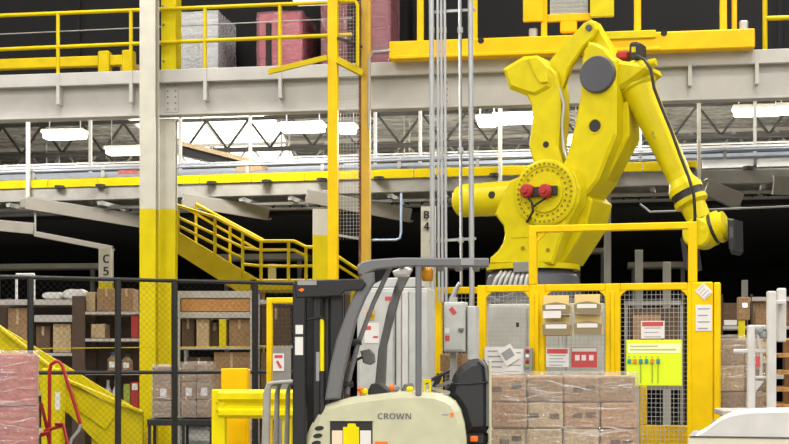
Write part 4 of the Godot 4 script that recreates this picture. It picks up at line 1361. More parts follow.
func cage() -> void:
	cf = frame(610, 15.5, -15)
	var y0 := 0.15
	var bt := q(610, 283.5).y
	var bb := q(610, 290.5).y
	var t := thing("robot_cage", "yellow framed wire mesh safety cage around the robot", "cage", Vector3(q(610, 400).x, 0, 0))
	var posts := [[477, 485.5], [529, 545], [605, 620], [687, 692]]
	for p in posts:
		var a := q(p[0], 350)
		var b := q(p[1], 350)
		part("post", bx(Vector3(a.x, 0, -0.1), Vector3(b.x, bt, 0), 0.01), M.cage, t)
	for p in [537, 612.5]:
		var a := q(p, 350, 0.0)
		part("post_strip", bx(Vector3(a.x - 0.022, 0.05, 0), Vector3(a.x + 0.022, bb - 0.01, 0.022), 0.006), M.cage, t)
	for i in 3:
		var a := q(posts[i][1], 350)
		var b := q(posts[i + 1][0], 350)
		part("top_rail", bx(Vector3(a.x, bb, -0.08), Vector3(b.x, bt, -0.005), 0.008), M.cage, t)
		part("bottom_rail", bx(Vector3(a.x, y0, -0.08), Vector3(b.x, y0 + 0.08, -0.005), 0.008), M.cage, t)
		part("wire_mesh", wire_grid(Vector3(a.x, y0 + 0.08, -0.05), Vector3(b.x, bb, -0.05), 0.05, 0.0045), M.galv, t, "", "stuff")
		for s in [0, 1]:
			var cx: float = a.x if s == 0 else b.x
			var k := 1.0 if s == 0 else -1.0
			var g := Geo.new()
			g.prism([Vector3(cx, bb, 0), Vector3(cx + k * 0.07, bb, 0), Vector3(cx + k * 0.03, bb - 0.03, 0), Vector3(cx, bb - 0.07, 0)], -0.07, -0.01)
			part("corner_gusset", g, M.cage, t)
	# solid corner sheet
	var a := q(691, 350)
	var b := q(713, 350)
	var c := q(720.5, 350)
	part("corner_sheet", bx(Vector3(a.x, 0, -0.06), Vector3(b.x, q(700, 282).y, 0.01), 0.012), M.cage, t)
	part("corner_post", bx(Vector3(b.x + 0.006, 0, -0.12), Vector3(c.x, q(700, 282.5).y, 0.0), 0.012), M.cage, t)
	for py in [422, 432]:
		var g := Geo.new()
		var p := q(714, py, 0.0)
		g.cyl(p, p + Vector3(0, 0, 0.03), 0.025, -1, 8)
		part("bolt", g, M.conduit, t)
	# raised upper frame
	var u0 := q(528.5, 228)
	var u1 := q(697, 228)
	part("upper_post", bx(Vector3(u0.x, bt, -0.09), Vector3(q(536.5, 228).x, q(532, 225.5).y, 0), 0.008), M.cage, t)
	part("upper_post", bx(Vector3(q(688, 228).x, bt, -0.09), Vector3(u1.x, q(532, 225.5).y, 0), 0.008), M.cage, t)
	part("upper_rail", bx(Vector3(u0.x, q(532, 232.5).y, -0.085), Vector3(u1.x, q(532, 225.5).y, -0.002), 0.01), M.cage, t)
	part("upper_brace", bars(q(536, 241, -0.04), q(545, 232, -0.04), 0.04, 0.04), M.cage, t)
	# left extension behind the forklift
	var l0 := q(424, 291, -0.3)
	var l1 := q(477, 291, -0.3)
	part("side_rail", bx(Vector3(l0.x, bb, -0.36), Vector3(l1.x, bt, -0.3), 0.008), M.cage, t)
	part("side_post", bx(Vector3(q(435, 300, -0.3).x, 0, -0.38), Vector3(q(441.5, 300, -0.3).x, bb, -0.3), 0.008), M.cage, t)
	part("side_mesh", wire_grid(Vector3(q(442, 300, -0.33).x, 0.1, -0.33), Vector3(l1.x, bb, -0.33), 0.05, 0.0045), M.galv, t, "", "stuff")
	# document bins
	var bl := ["left bin of the upper row on the cage mesh", "right bin of the upper row on the cage mesh", "left bin of the lower row on the cage mesh", "right bin of the lower row on the cage mesh"]
	var bp := [[542, 570, 295.5, 313.5], [573.5, 601, 294.5, 312.5], [542, 571, 315, 335.5], [573.5, 602, 314, 334.5]]
	for i in 4:
		var r: Array = bp[i]
		var w := thing("document_bin", "cream wall file " + bl[i], "file bin", q((r[0] + r[1]) / 2, r[3], 0.005), "file bins on the cage mesh")
		part("back_panel", rect(r[0] + 1, r[2], r[1] - 1, r[3] - 0.6, 0.024, 0.034, 0.003), M.bin, w)
		part("front_pocket", pri([[r[0], r[2] + 10], [r[0] + 5, r[2] + 8], [(r[0] + r[1]) / 2, r[2] + 6.5], [r[1] - 5, r[2] + 8], [r[1], r[2] + 10], [r[1] - 1, r[3]], [r[0] + 1, r[3]]], 0.13, 0.15, 0.004), M.bin_front, w)
		part("floor_panel", rect(r[0] + 1, r[3] - 1.4, r[1] - 1, r[3] - 0.6, 0.034, 0.13), M.bin_front, w)
		for s in [r[0], r[1] - 0.8]:
			part("side_panel", rect(s, r[2] + 10, s + 0.8, r[3] - 0.6, 0.034, 0.13), M.bin, w)
		part("name_strip", rect(r[0] + 3.5, r[2] + 9.5, r[1] - 4.5, r[2] + 13.5, 0.15, 0.154), M.sign_white, w)
	single("paper_sheet", rect(543, 311, 561, 318, 0.157, 0.16), M.sign_white, "white paper sticking out between the two left bins", "paper", q(551, 318, 0.157))
	var n := notice("white notice with red heading under the file bins", 546, 569, 348, 367, 0.004, M.sign_red, 4)
	n = thing("poster", "red poster with white pictograms beside the white notice", "poster", q(583, 367, -0.03))
	part("sheet", rect(571.5, 347.5, 597, 367.5, -0.04, -0.03), M.sign_red, n)
	part("white_band", rect(572, 348, 596.5, 351.5, -0.03, -0.027), M.sign_white, n)
	for px in [575, 581.5, 589]:
		part("pictogram", rect(px, 355, px + 4.5, 360.5, -0.03, -0.027), M.sign_white, n)
	# paperwork at the cage's left door
	notice("large white sheet hung low on the cage door", 484.5, 508, 347, 375, 0.02, null, 5)
	notice("white sheet hung beside the tilted drawing", 503, 524, 349, 374, 0.03, null, 4)
	n = notice("tilted sheet with a grey drawing taped on the cage door", 501, 516, 346, 364, 0.045, null, 0, 32)
	part("drawing", bx(Vector3(-0.06, -0.04, 0.006), Vector3(0.06, 0.06, 0.009)), M.sign_grey, n)
	n = thing("control_box", "small grey control box with buttons on yellow cage post", "control box", q(527.5, 372, 0.0))
	part("enclosure", rect(524, 347.5, 532, 372.5, 0.025, 0.09, 0.008), M.cabinet_dark, n)
	for k in 4:
		var p := q(527.5, 351 + k * 5.2, 0.09)
		var g := Geo.new()
		g.lathe(p, Vector3(0, 0, 1), [[0.022, 0], [0.022, 0.012], [0.014, 0.022], [0, 0.022]], 12)
		part("push_button", g, [M.red, M.sign_white, M.red, M.green][k], n)
	single("small_tag", rect(516, 322.5, 519, 327, -0.04, -0.03), M.truck_dark, "tiny black tag on the cage door mesh", "tag", q(517, 327, -0.03))
	# lockout board and danger notice
	notice("small white danger notice with red heading above lime board", 641, 664.5, 321, 338.5, -0.03, M.sign_red, 3)
	n = thing("lockout_board", "lime yellow lockout board with hanging locks on the cage", "board", q(654, 386, -0.02))
	part("board", rect(626, 340, 682, 386, -0.045, -0.025, 0.006), M.lime, n)
	part("header_strip", rect(628, 343.5, 680.5, 353, -0.025, -0.022), mat(Color(0.92, 0.94, 0.72), 0.6), n)
	for k in 2:
		part("text_line", rect(630, 345.5 + k * 3.4, 658 + k * 18, 347 + k * 3.4, -0.022, -0.02), M.faint, n)
	for k in 6:
		var px := 629 + k * 5.8
		var p := q(px, 357, -0.025)
		var hk := part("hook", rod([p, p + Vector3(0, 0, 0.03), p + Vector3(0, 0.012, 0.035)], 0.004, 6), M.conduit, n)
		part("padlock", rect(px - 1.7, 359, px + 1.7, 363.5, -0.02, -0.002, 0.004), mat([Color(0.15, 0.55, 0.55), Color(0.85, 0.5, 0.2), Color(0.2, 0.5, 0.6)][k % 3], 0.5), n)
		if k in [2, 4, 5]:
			part("lanyard", rect(px - 0.4, 363.5, px + 0.4, 383, -0.022, -0.016), mat(Color(0.55, 0.62, 0.05), 0.6), n)
	notice("square tag turned on its corner at the cage corner top", 698, 710, 285, 298, 0.013, null, 4, 45)
	notice("white printed notice with grey lines on yellow corner sheet", 695.5, 712, 305, 331, 0.013, null, 4)
	# things inside the cage
	cf = frame(655, 17.2, -12)
	var rk := thing("roller_stand", "grey roller stand holding brown cartons inside the cage", "stand", Vector3(q(654, 400).x, 0, -0.4))
	part("stand_frame", rect(624, 301, 683, 305, -0.05, 0), M.mezz_dark, rk)
	for px in [624.5, 680]:
		part("stand_post", bx(Vector3(q(px, 350).x, 0, -0.06), Vector3(q(px + 3, 350).x, q(px, 301).y, 0)), M.mezz_dark, rk)
	part("shelf_bed", rect(626, 385, 681, 390, -0.7, -0.02), M.mezz_dark, rk)
	put_box("carton", M.card_dark, "large brown carton inside the cage behind danger notice", "carton", 629, 679, 308, 385, -0.15, 0.5, false)
	put_box("carton", M.card, "lighter brown carton in front inside the cage", "carton", 633, 660, 315, 342, 0.0, 0.14, false)
	cf = frame(655, 16.4, -13)
	var yb := thing("conveyor_guard", "low yellow conveyor guard panel inside the cage", "guard", Vector3(q(655, 430).x, 0, -0.2))
	part("front_panel", rect(640, 425, 690, 520, -0.05, 0, 0.01), M.cage, yb)
	part("side_post", rect(640, 386, 647, 425, -0.06, 0, 0.01), M.cage, yb)
	part("rear_panel", rect(640, 425, 690, 520, -0.5, -0.45, 0.01), M.cage, yb)
	# controller cabinet behind the cage mesh
	cf = frame(510, 16.9, -12)
	var cc := thing("control_cabinet", "pale grey control cabinet behind the mesh under the robot", "cabinet", Vector3(q(545, 400).x, 0, -0.25))
	part("body", rect(488, 304, 604, 500, -0.35, 0, 0.015), M.cabinet, cc)
	for s in [[489, 526], [528, 565], [567, 603]]:
		var dr := part("door", rect(s[0], 306, s[1], 485, 0, 0.02, 0.006), M.cabinet, cc)
		part("handle", rect(s[1] - 4, 372, s[1] - 2.5, 384, 0.02, 0.045, 0.004), M.truck_grey, dr)
	var hb := thing("hose_bundle", "three dark hoses looping together inside the cage top", "hose", q(500, 301, 0.4))
	for k in 3:
		part("hose", rod([q(487 + k * 2, 297, 0.45), q(492 + k * 3, 303 - k, 0.47), q(502, 302 - k * 2, 0.48), q(512 - k, 297 - k, 0.46), q(517 - k, 292, 0.42)], 0.016, 8), M.truck_grey, hb)

# ------------------------------------------------------------------ electrical cabinets and conduits
func electrics() -> void:
	cf = frame(400, 14.6, -12)
	var t := thing("electrical_cabinet", "tall pale grey cabinet with orange emergency switch behind forklift", "cabinet", Vector3(q(376, 400).x, 0, -0.2))
	part("body", rect(357, 288, 394.5, 500, -0.4, 0, 0.012), M.cabinet, t)
	part("door", rect(359, 291, 393, 495, 0, 0.018, 0.006), M.cabinet, t)
	var p := q(370.5, 314, 0.018)
	part("switch_plate", rect(367.5, 308.5, 374, 320, 0.018, 0.03, 0.003), M.column_yellow, t)
	var g := Geo.new()
	g.lathe(p, Vector3(0, 0, 1), [[0.02, 0.01], [0.02, 0.03], [0.036, 0.035], [0.036, 0.05], [0.025, 0.06], [0, 0.06]], 16)
	part("emergency_button", g, M.orange, t)
	part("notice", rect(364.5, 323, 379, 343, 0.018, 0.024), M.sign_white, t)
	part("notice_band", rect(366, 326, 371, 330, 0.024, 0.026), M.sign_red, t)
	part("notice_band", rect(373, 336, 378, 338, 0.024, 0.026), M.sign_red, t)
	part("sticker", rect(385, 296.5, 391, 300.5, 0.018, 0.022), M.sign_red, t)
	t = thing("electrical_cabinet", "ribbed pale grey cabinet right of the orange switch", "cabinet", Vector3(q(411, 400).x, 0, -0.2))
	part("body", rect(395.5, 288, 428, 500, -0.42, -0.01, 0.012), M.cabinet, t)
	for s in [[396.5, 401], [402, 408], [409, 427]]:
		part("door_panel", rect(s[0], 291, s[1], 495, -0.01, 0.01, 0.005), M.cabinet if s[0] != 402 else M.shell_white, t)
	t = thing("cable_duct", "flat grey duct on top of the cabinets behind the guard", "duct", q(400, 288, -0.2))
	part("tray", rect(366, 278, 424, 287, -0.35, -0.05, 0.01), M.cabinet, t)
	# disconnect box
	cf = frame(453, 15.2, -15)
	t = thing("disconnect_box", "grey electrical disconnect box with red sticker beside the cage", "switch box", q(453, 352, 0))
	part("enclosure", rect(443.5, 302, 464.5, 352, -0.2, 0, 0.012), M.cabinet, t)
	part("cover", rect(445, 304, 463, 350, 0, 0.012, 0.005), M.cabinet, t)
	part("sticker", bars(q(450.5, 308, 0.016), q(455, 314, 0.016), 0.004, 0.05, Vector3(1, 0.6, 0)), M.sign_red, t)
	part("sticker", rect(445, 335.5, 449.5, 341, 0.012, 0.016), M.sign_red, t)
	part("sticker", rect(445, 328, 449, 333, 0.012, 0.016), M.sign_white, t)
	part("lever", rect(458, 328, 463.5, 331, 0.012, 0.05, 0.006), M.truck_grey, t)
	part("mounting_strut", bx(Vector3(q(450, 352, -0.2).x, 0, -0.26), Vector3(q(456, 352, -0.2).x, q(450, 296).y, -0.2)), M.galv, t)
	t = thing("terminal_box", "narrow grey panel right of the disconnect box", "switch box", Vector3(q(470, 352, -0.1).x, 0, -0.2))
	part("enclosure", rect(467, 306, 476, 360, -0.24, -0.06, 0.01), M.cabinet, t)
	part("stand", rect(466, 360, 474, 510, -0.22, -0.14), M.galv, t)
	put_box("carton", M.card, "tan carton low under the disconnect box", "carton", 440, 462, 354, 372, -0.5, 0.3, false)
	# conduits rising to the roof
	cf = frame(450, 16.1, -10)
	var cs := [[432, 0.03, "single grey conduit leftmost of the tall bundle"], [438.2, 0.016, "pale conduit in the tight group, leftmost of three"], [441.7, 0.016, "pale conduit in the middle of the tight group of three"], [445.3, 0.016, "pale conduit rightmost in the tight group of three"], [460.5, 0.03, "grey conduit between the tight group and right one"], [471, 0.03, "thick grey conduit rightmost, nearest the robot's cylinder"]]
	for i in cs.size():
		var a := q(cs[i][0] + 0.8, 285)
		var b := q(cs[i][0] - 0.6, 0)
		var top := Vector3(a.x + (b.x - a.x) * (HIGH - 0.01 - a.y) / (b.y - a.y), HIGH - 0.01, 0)
		var w := thing("conduit", cs[i][2], "conduit", Vector3(a.x, 0, 0), "conduits rising beside the robot")
		var pts := [top, a]
		if i == 4:
			pts += [q(459, 284), q(455, 292), q(451, 300), q(450, 306)]
		elif i == 5:
			pts += [q(471.8, 300), q(472, 340)]
		elif i < 4:
			pts += [q(cs[i][0] + 1, 302)]
		part("tube", rod(pts, cs[i][1], 10), M.conduit, w)
		for py in [30, 150, 240]:
			var k := q(cs[i][0] + 0.6 - (285 - py) / 285.0, py)
			var gg := Geo.new()
			gg.cyl(k - Vector3(0, 0.03, 0), k + Vector3(0, 0.03, 0), float(cs[i][1]) + 0.003, -1, 10)
			part("coupling", gg, M.galv, w)
	for py in [[12, "upper"], [241, "lower"]]:
		single("strut_channel", bars(q(429, py[0] + 0.5, -0.055), q(476, py[0] - 2.5, -0.055), 0.03, 0.03), M.galv, py[1] + " short strut clamping the tall conduits together", "strut", q(429, py[0], -0.04))

# ------------------------------------------------------------------ forklift
func forklift() -> void:
	cf = frame(400, 11.5, -4)
	var t := thing("forklift", "beige and grey forklift truck with dark mast and overhead guard", "forklift", Vector3(q(390, 500).x, 0, -0.5))
	var body := [[300, 520], [301, 452], [304, 440], [309, 428], [316, 415], [326, 405], [340, 400], [360, 396.5], [390, 393], [418, 391.5], [436, 393], [447, 396.5], [455, 402], [460, 410], [464, 424], [466, 440], [467, 520]]
	part("hood", pri(body, -1.05, 0.0, 0.05), M.beige, t)
	part("chassis", bx(Vector3(q(296, 500).x, 0.14, -1.0), Vector3(q(492, 500).x, 0.5, -0.06), 0.02), M.truck_dark, t)
	for c in [[325, 0.0], [440, 0.0], [325, -0.82], [440, -0.82]]:
		var g := Geo.new()
		var p := q(c[0], 500)
		g.lathe(Vector3(p.x, 0.22, c[1] - 0.2), Vector3(0, 0, 1), [[0, 0], [0.19, 0], [0.22, 0.03], [0.22, 0.17], [0.19, 0.2], [0.1, 0.2], [0.1, 0.18], [0, 0.18]], 24)
		part("wheel", g, M.cable, t)
	# side louvres
	for c in [[319.3, 428.3], [317.8, 435.8], [316.3, 443]]:
		var g := Geo.new()
		var p := q(c[0], c[1], 0.0)
		g.x = Transform3D(Basis(Vector3(0, 0, 1), 0.15) * Basis.from_scale(Vector3(1.7, 0.85, 1)), Vector3(p.x, p.y, 0))
		g.cyl(Vector3(0, 0, -0.01), Vector3(0, 0, 0.004), 0.023, -1, 16)
		part("louvre", g, M.truck_dark, t)
	# battery window with tags
	part("side_recess", rect(330, 421, 372.5, 470, -0.02, 0.003), M.truck_dark, t)
	part("recess_rim", rect(329, 419.8, 373.5, 421.2, 0, 0.015, 0.003), M.beige, t)
	part("yellow_tag", pri([[343, 427], [347, 427], [348, 423.5], [355, 423.5], [356.5, 427], [359, 427], [359, 470], [343, 470]], 0.004, 0.014, 0.002), M.guard, t)
	part("white_tag", rect(332, 430.5, 342.5, 470, 0.004, 0.01), mat(Color(0.92, 0.80, 0.70), 0.6), t)
	part("white_tag", rect(360, 430.5, 371, 470, 0.004, 0.01), M.sign_white, t)
	part("orange_sticker", rect(375, 441.5, 388, 460, 0.0, 0.004), M.orange, t)
	var lp := q(394.5, 418.3, 0.0)
	lettering("CROWN", 0.052, M.truck_grey, t, Vector3(lp.x, lp.y + 0.016, 0.002), Basis.from_scale(Vector3(1.08, 0.95, 1)), "Droid Sans", true, "brand_lettering")
	part("orange_badge", pri([[450, 413], [452.5, 412.3], [454, 414.7], [452.5, 417.3], [450.3, 416.5]], 0.0, 0.004), M.orange, t)
	part("small_print", rect(442, 414.2, 448.5, 415.4, 0.0, 0.003), M.sign_grey, t)
	# overhead guard
	var og: Material = M.truck_grey
	for z in [0.0, -0.92]:
		part("guard_rail", pri([[357, 266], [361, 262], [370, 259.5], [400, 257.5], [489, 258], [489, 267], [405, 266.5], [376, 269.5], [362, 276], [358, 274]], z - 0.06, z, 0.012), og, t)
	for i in 6:
		var p := q(380 + i * 19, 262, 0)
		part("roof_slat", bx(Vector3(p.x - 0.03, p.y - 0.02, -0.92), Vector3(p.x + 0.03, p.y + 0.015, -0.06), 0.008), og, t)
	part("roof_front_bar", bx(q(357, 271, 0) + Vector3(0, 0, -0.95), q(366, 263, 0) + Vector3(0, 0, -0.01), 0.015), og, t)
	part("front_pillar", pri([[361, 272], [374, 272], [374.5, 282], [366, 297], [357, 318], [350.5, 345], [343.5, 375], [340, 399], [324.5, 400], [330, 366], [336, 340], [348, 308], [359, 283]], -0.08, 0.0, 0.015), og, t)
	part("far_pillar", pri([[403, 266], [413, 266], [409, 277], [401, 293], [392, 325], [387, 345], [385, 392], [374, 392], [378, 350], [388, 306], [397, 280]], -0.92, -0.84, 0.012), og, t)
	part("rear_post", bx(q(415.3, 266, 0) + Vector3(0, 0, -0.07), q(421.3, 396, 0), 0.01), og, t)
	part("guard_label", rect(461, 259, 474, 265, 0.0, 0.004), M.sign_grey, t)
	part("grab_bar", rod([q(389, 270, -0.15), q(373, 304, -0.15), q(358, 344, -0.15), q(350, 375, -0.15), q(347, 394, -0.15)], 0.02, 10), og, t)
	for c in [[356, 343], [347.5, 385]]:
		var g := Geo.new()
		var p := q(c[0], c[1], -0.15)
		g.cyl(p - Vector3(0.03, 0, 0), p + Vector3(0.045, 0.012, 0), 0.028, -1, 12)
		part("clamp", g, M.truck_dark, t)
	part("mirror_bracket", pri([[375, 268], [392, 269], [386, 277], [371, 285], [366, 283]], -0.3, -0.22, 0.01), M.truck_dark, t)
	part("lamp_housing", pri([[392, 271], [405, 266], [412, 269], [408, 276], [394, 276]], -0.5, -0.35, 0.015), M.sign_white, t)
	# amber beacon under the guard
	var bc := Geo.new()
	var bp := q(427.5, 281, -0.5)
	bc.lathe(bp, Vector3.UP, [[0.045, 0], [0.05, 0.02], [0.05, 0.09], [0.03, 0.13], [0, 0.14]], 16)
	part("beacon", bc, mat(Color(0.75, 0.50, 0.05), 0.3), t)
	# dashboard bits
	part("dash_cowl", pri([[368, 390], [371, 384], [379, 383], [386, 389], [392, 393], [368, 396]], -0.7, -0.3, 0.01), M.truck_dark, t)
	part("display_pod", pri([[360, 351], [369, 349], [374, 354], [375, 362], [370, 365], [363, 363]], -0.5, -0.4, 0.012), M.truck_grey, t)
	part("pod_cable", rod([q(363, 357, -0.42), q(356, 360, -0.35), q(350, 363, -0.2), q(345, 370, -0.15), q(343, 385, -0.12)], 0.012, 8), M.cable, t)
	for c in [[361, 389.5, M.orange], [364.5, 391, M.guard], [392.5, 387, M.orange], [410, 389, M.guard], [396, 388, M.conveyor_blue]]:
		var g := Geo.new()
		var p := q(c[0], c[1] + 3.5, -0.25)
		g.lathe(p, Vector3.UP, [[0.01, -0.04], [0.012, 0.0], [0.03, 0.012], [0.033, 0.035], [0.02, 0.05], [0, 0.052]], 14)
		part("lever_knob", g, c[2], t)
	part("armrest", pri([[400, 394], [404, 384], [412, 383], [414, 388], [410, 396]], -0.6, -0.5, 0.015), M.truck_grey, t)
	part("steering_column", bars(q(433, 392, -0.5), q(440, 374, -0.5), 0.06, 0.05), M.truck_dark, t)
	var sw := Geo.new()
	var sc := q(437, 377, -0.5)
	var wheel := []
	for i in 25:
		var a := TAU * i / 24
		wheel.append(sc + Vector3(cos(a) * 0.1, cos(a) * 0.055, sin(a) * 0.15))
	sw.path(wheel, 0.014, 8)
	part("steering_wheel", sw, M.truck_dark, t)
	part("yellow_bracket", pri([[423, 396], [423, 379], [431, 379], [431, 396], [428.5, 396], [428.5, 383], [425.5, 383], [425.5, 396]], -0.2, -0.15, 0.004), M.guard, t)
	part("control_arm", bars(q(436, 387, -0.3), q(452, 381, -0.3), 0.08, 0.03), M.truck_grey, t)
	part("control_arm", bars(q(431, 388, -0.25), q(450, 393, -0.25), 0.06, 0.025), M.conveyor, t)
	# seat
	var st := part("seat_back", pri([[448, 396], [450, 384], [454, 374], [460, 366], [468, 360.5], [476, 358.3], [484, 359.5], [488, 366], [490, 385], [490, 426], [486, 433], [468, 434], [464, 424], [460, 410], [455, 402]], -0.9, -0.32, 0.06), M.seat, t)
	part("seat_piping", rod([q(452, 384, -0.315), q(465, 384, -0.315), q(480, 383, -0.315), q(488, 382, -0.315)], 0.007, 6), M.truck_dark, st)
	part("seat_edge", rod([q(479, 360, -0.34), q(486, 366, -0.34), q(488, 384, -0.34), q(488, 426, -0.34)], 0.018, 8), M.truck_grey, st)
	part("seat_cushion", rect(440, 432, 488, 448, -0.9, -0.35, 0.04), M.seat, t)
	part("seat_base", bx(Vector3(q(445, 450, -0.4).x, 0.5, -0.85), Vector3(q(486, 450, -0.4).x, q(450, 447, -0.4).y, -0.4), 0.02), M.truck_dark, t)
	part("belt_buckle", rect(470, 436, 478, 442, -0.35, -0.3, 0.008), M.orange, t)
	part("rear_strip", bx(q(489, 360, -0.9), Vector3(q(491.5, 360, -0.3).x, 0.3, -0.3), 0.008), M.beige, t)
	# mast
	for z in [0.02, -0.78]:
		part("mast_rail", bx(Vector3(q(292.5, 300, z).x, 0.06, z - 0.1), Vector3(q(305.5, 300, z).x, q(300, 283).y, z), 0.01), M.mast, t)
		part("inner_rail", bx(Vector3(q(312, 300, z).x, 0.1, z - 0.14), Vector3(q(320, 300, z).x, q(300, 284).y, z - 0.06), 0.006), M.mast, t)
		part("outer_rail", bx(Vector3(q(329, 300, z).x, 0.1, z - 0.16), Vector3(q(342, 300, z).x, q(300, 284).y, z - 0.08), 0.006), M.mast, t)
	part("mast_header", pri([[294, 280.5], [362, 278.5], [366, 284], [362, 290], [345, 291], [340, 296], [296, 298]], -0.08, 0.03, 0.01), M.mast, t)
	part("mast_header", bx(q(306, 282, -0.3) + Vector3(0, 0, -0.5), q(345, 292, -0.3), 0.01), M.mast, t)
	part("mast_back_plate", bx(Vector3(q(306, 300, -0.5).x, 0.2, -0.52), Vector3(q(345, 300, -0.5).x, q(300, 290).y, -0.5)), M.truck_dark, t)
	part("header_label", rect(297.5, 280.5, 316.5, 285, 0.03, 0.034), M.sign_grey, t)
	part("header_badge", pri([[298, 290], [302, 288], [304.5, 289.5], [302, 291.8]], 0.03, 0.034), M.orange, t)
	var cy := Geo.new()
	var c0 := q(322, 318, -0.05)
	cy.cyl(Vector3(c0.x, q(322, 371, -0.05).y, c0.z), c0, 0.019, -1, 12)
	part("lift_cylinder", cy, M.guard, t)
	cy = Geo.new()
	cy.cyl(Vector3(c0.x, 0.3, c0.z), Vector3(c0.x, q(322, 371, -0.05).y, c0.z), 0.026, -1, 12)
	part("cylinder_barrel", cy, M.truck_dark, t)
	part("cross_hose", rod([q(306, 320, -0.03), q(320, 317, -0.03), q(325, 320, -0.05)], 0.012, 6), M.cable, t)
	for r in [[295.5, 325, 303, 334], [295, 337, 303, 355]]:
		part("mast_sticker", rect(r[0], r[1], r[2], r[3], 0.02, 0.024), M.sign_white, t)
	part("mast_sticker", rect(316, 352, 319.5, 381, -0.04, -0.036), M.sign_grey, t)
	part("mast_chain", rect(325.5, 292, 328, 500, -0.1, -0.07), M.truck_dark, t)
	# load backrest and forks left of the mast
	for c in [[262, 270, 0.0], [273.5, 279, -0.3], [284.5, 289.5, -0.6]]:
		part("backrest_bar", pri([[c[0] + 1, 392], [c[0] + 4, 384.5], [c[0] + 9, 382.5], [c[1] + 1, 386.5], [c[1], 394], [c[1] - 1, 470], [c[0] - 1.5, 470]], c[2] - 0.05, c[2], 0.01), M.conveyor, t)
	part("backrest_top", pri([[266, 383], [272, 381], [294, 380], [294, 383.5], [275, 384.5], [268, 387]], -0.65, 0.0, 0.01), M.conveyor, t)
	part("carriage", bx(Vector3(q(258, 500, 0).x, 0.3, -0.8), Vector3(q(292, 500, 0).x, 0.75, -0.02), 0.01), M.mast, t)
	for z in [-0.12, -0.62]:
		part("fork", bx(Vector3(q(258, 500, 0).x - 1.05, 0.05, z - 0.12), Vector3(q(258, 500, 0).x, 0.1, z), 0.006), M.mast, t)
		part("fork_shank", bx(Vector3(q(258, 500, 0).x - 0.02, 0.05, z - 0.12), Vector3(q(258, 500, 0).x + 0.04, 0.75, z), 0.006), M.mast, t)

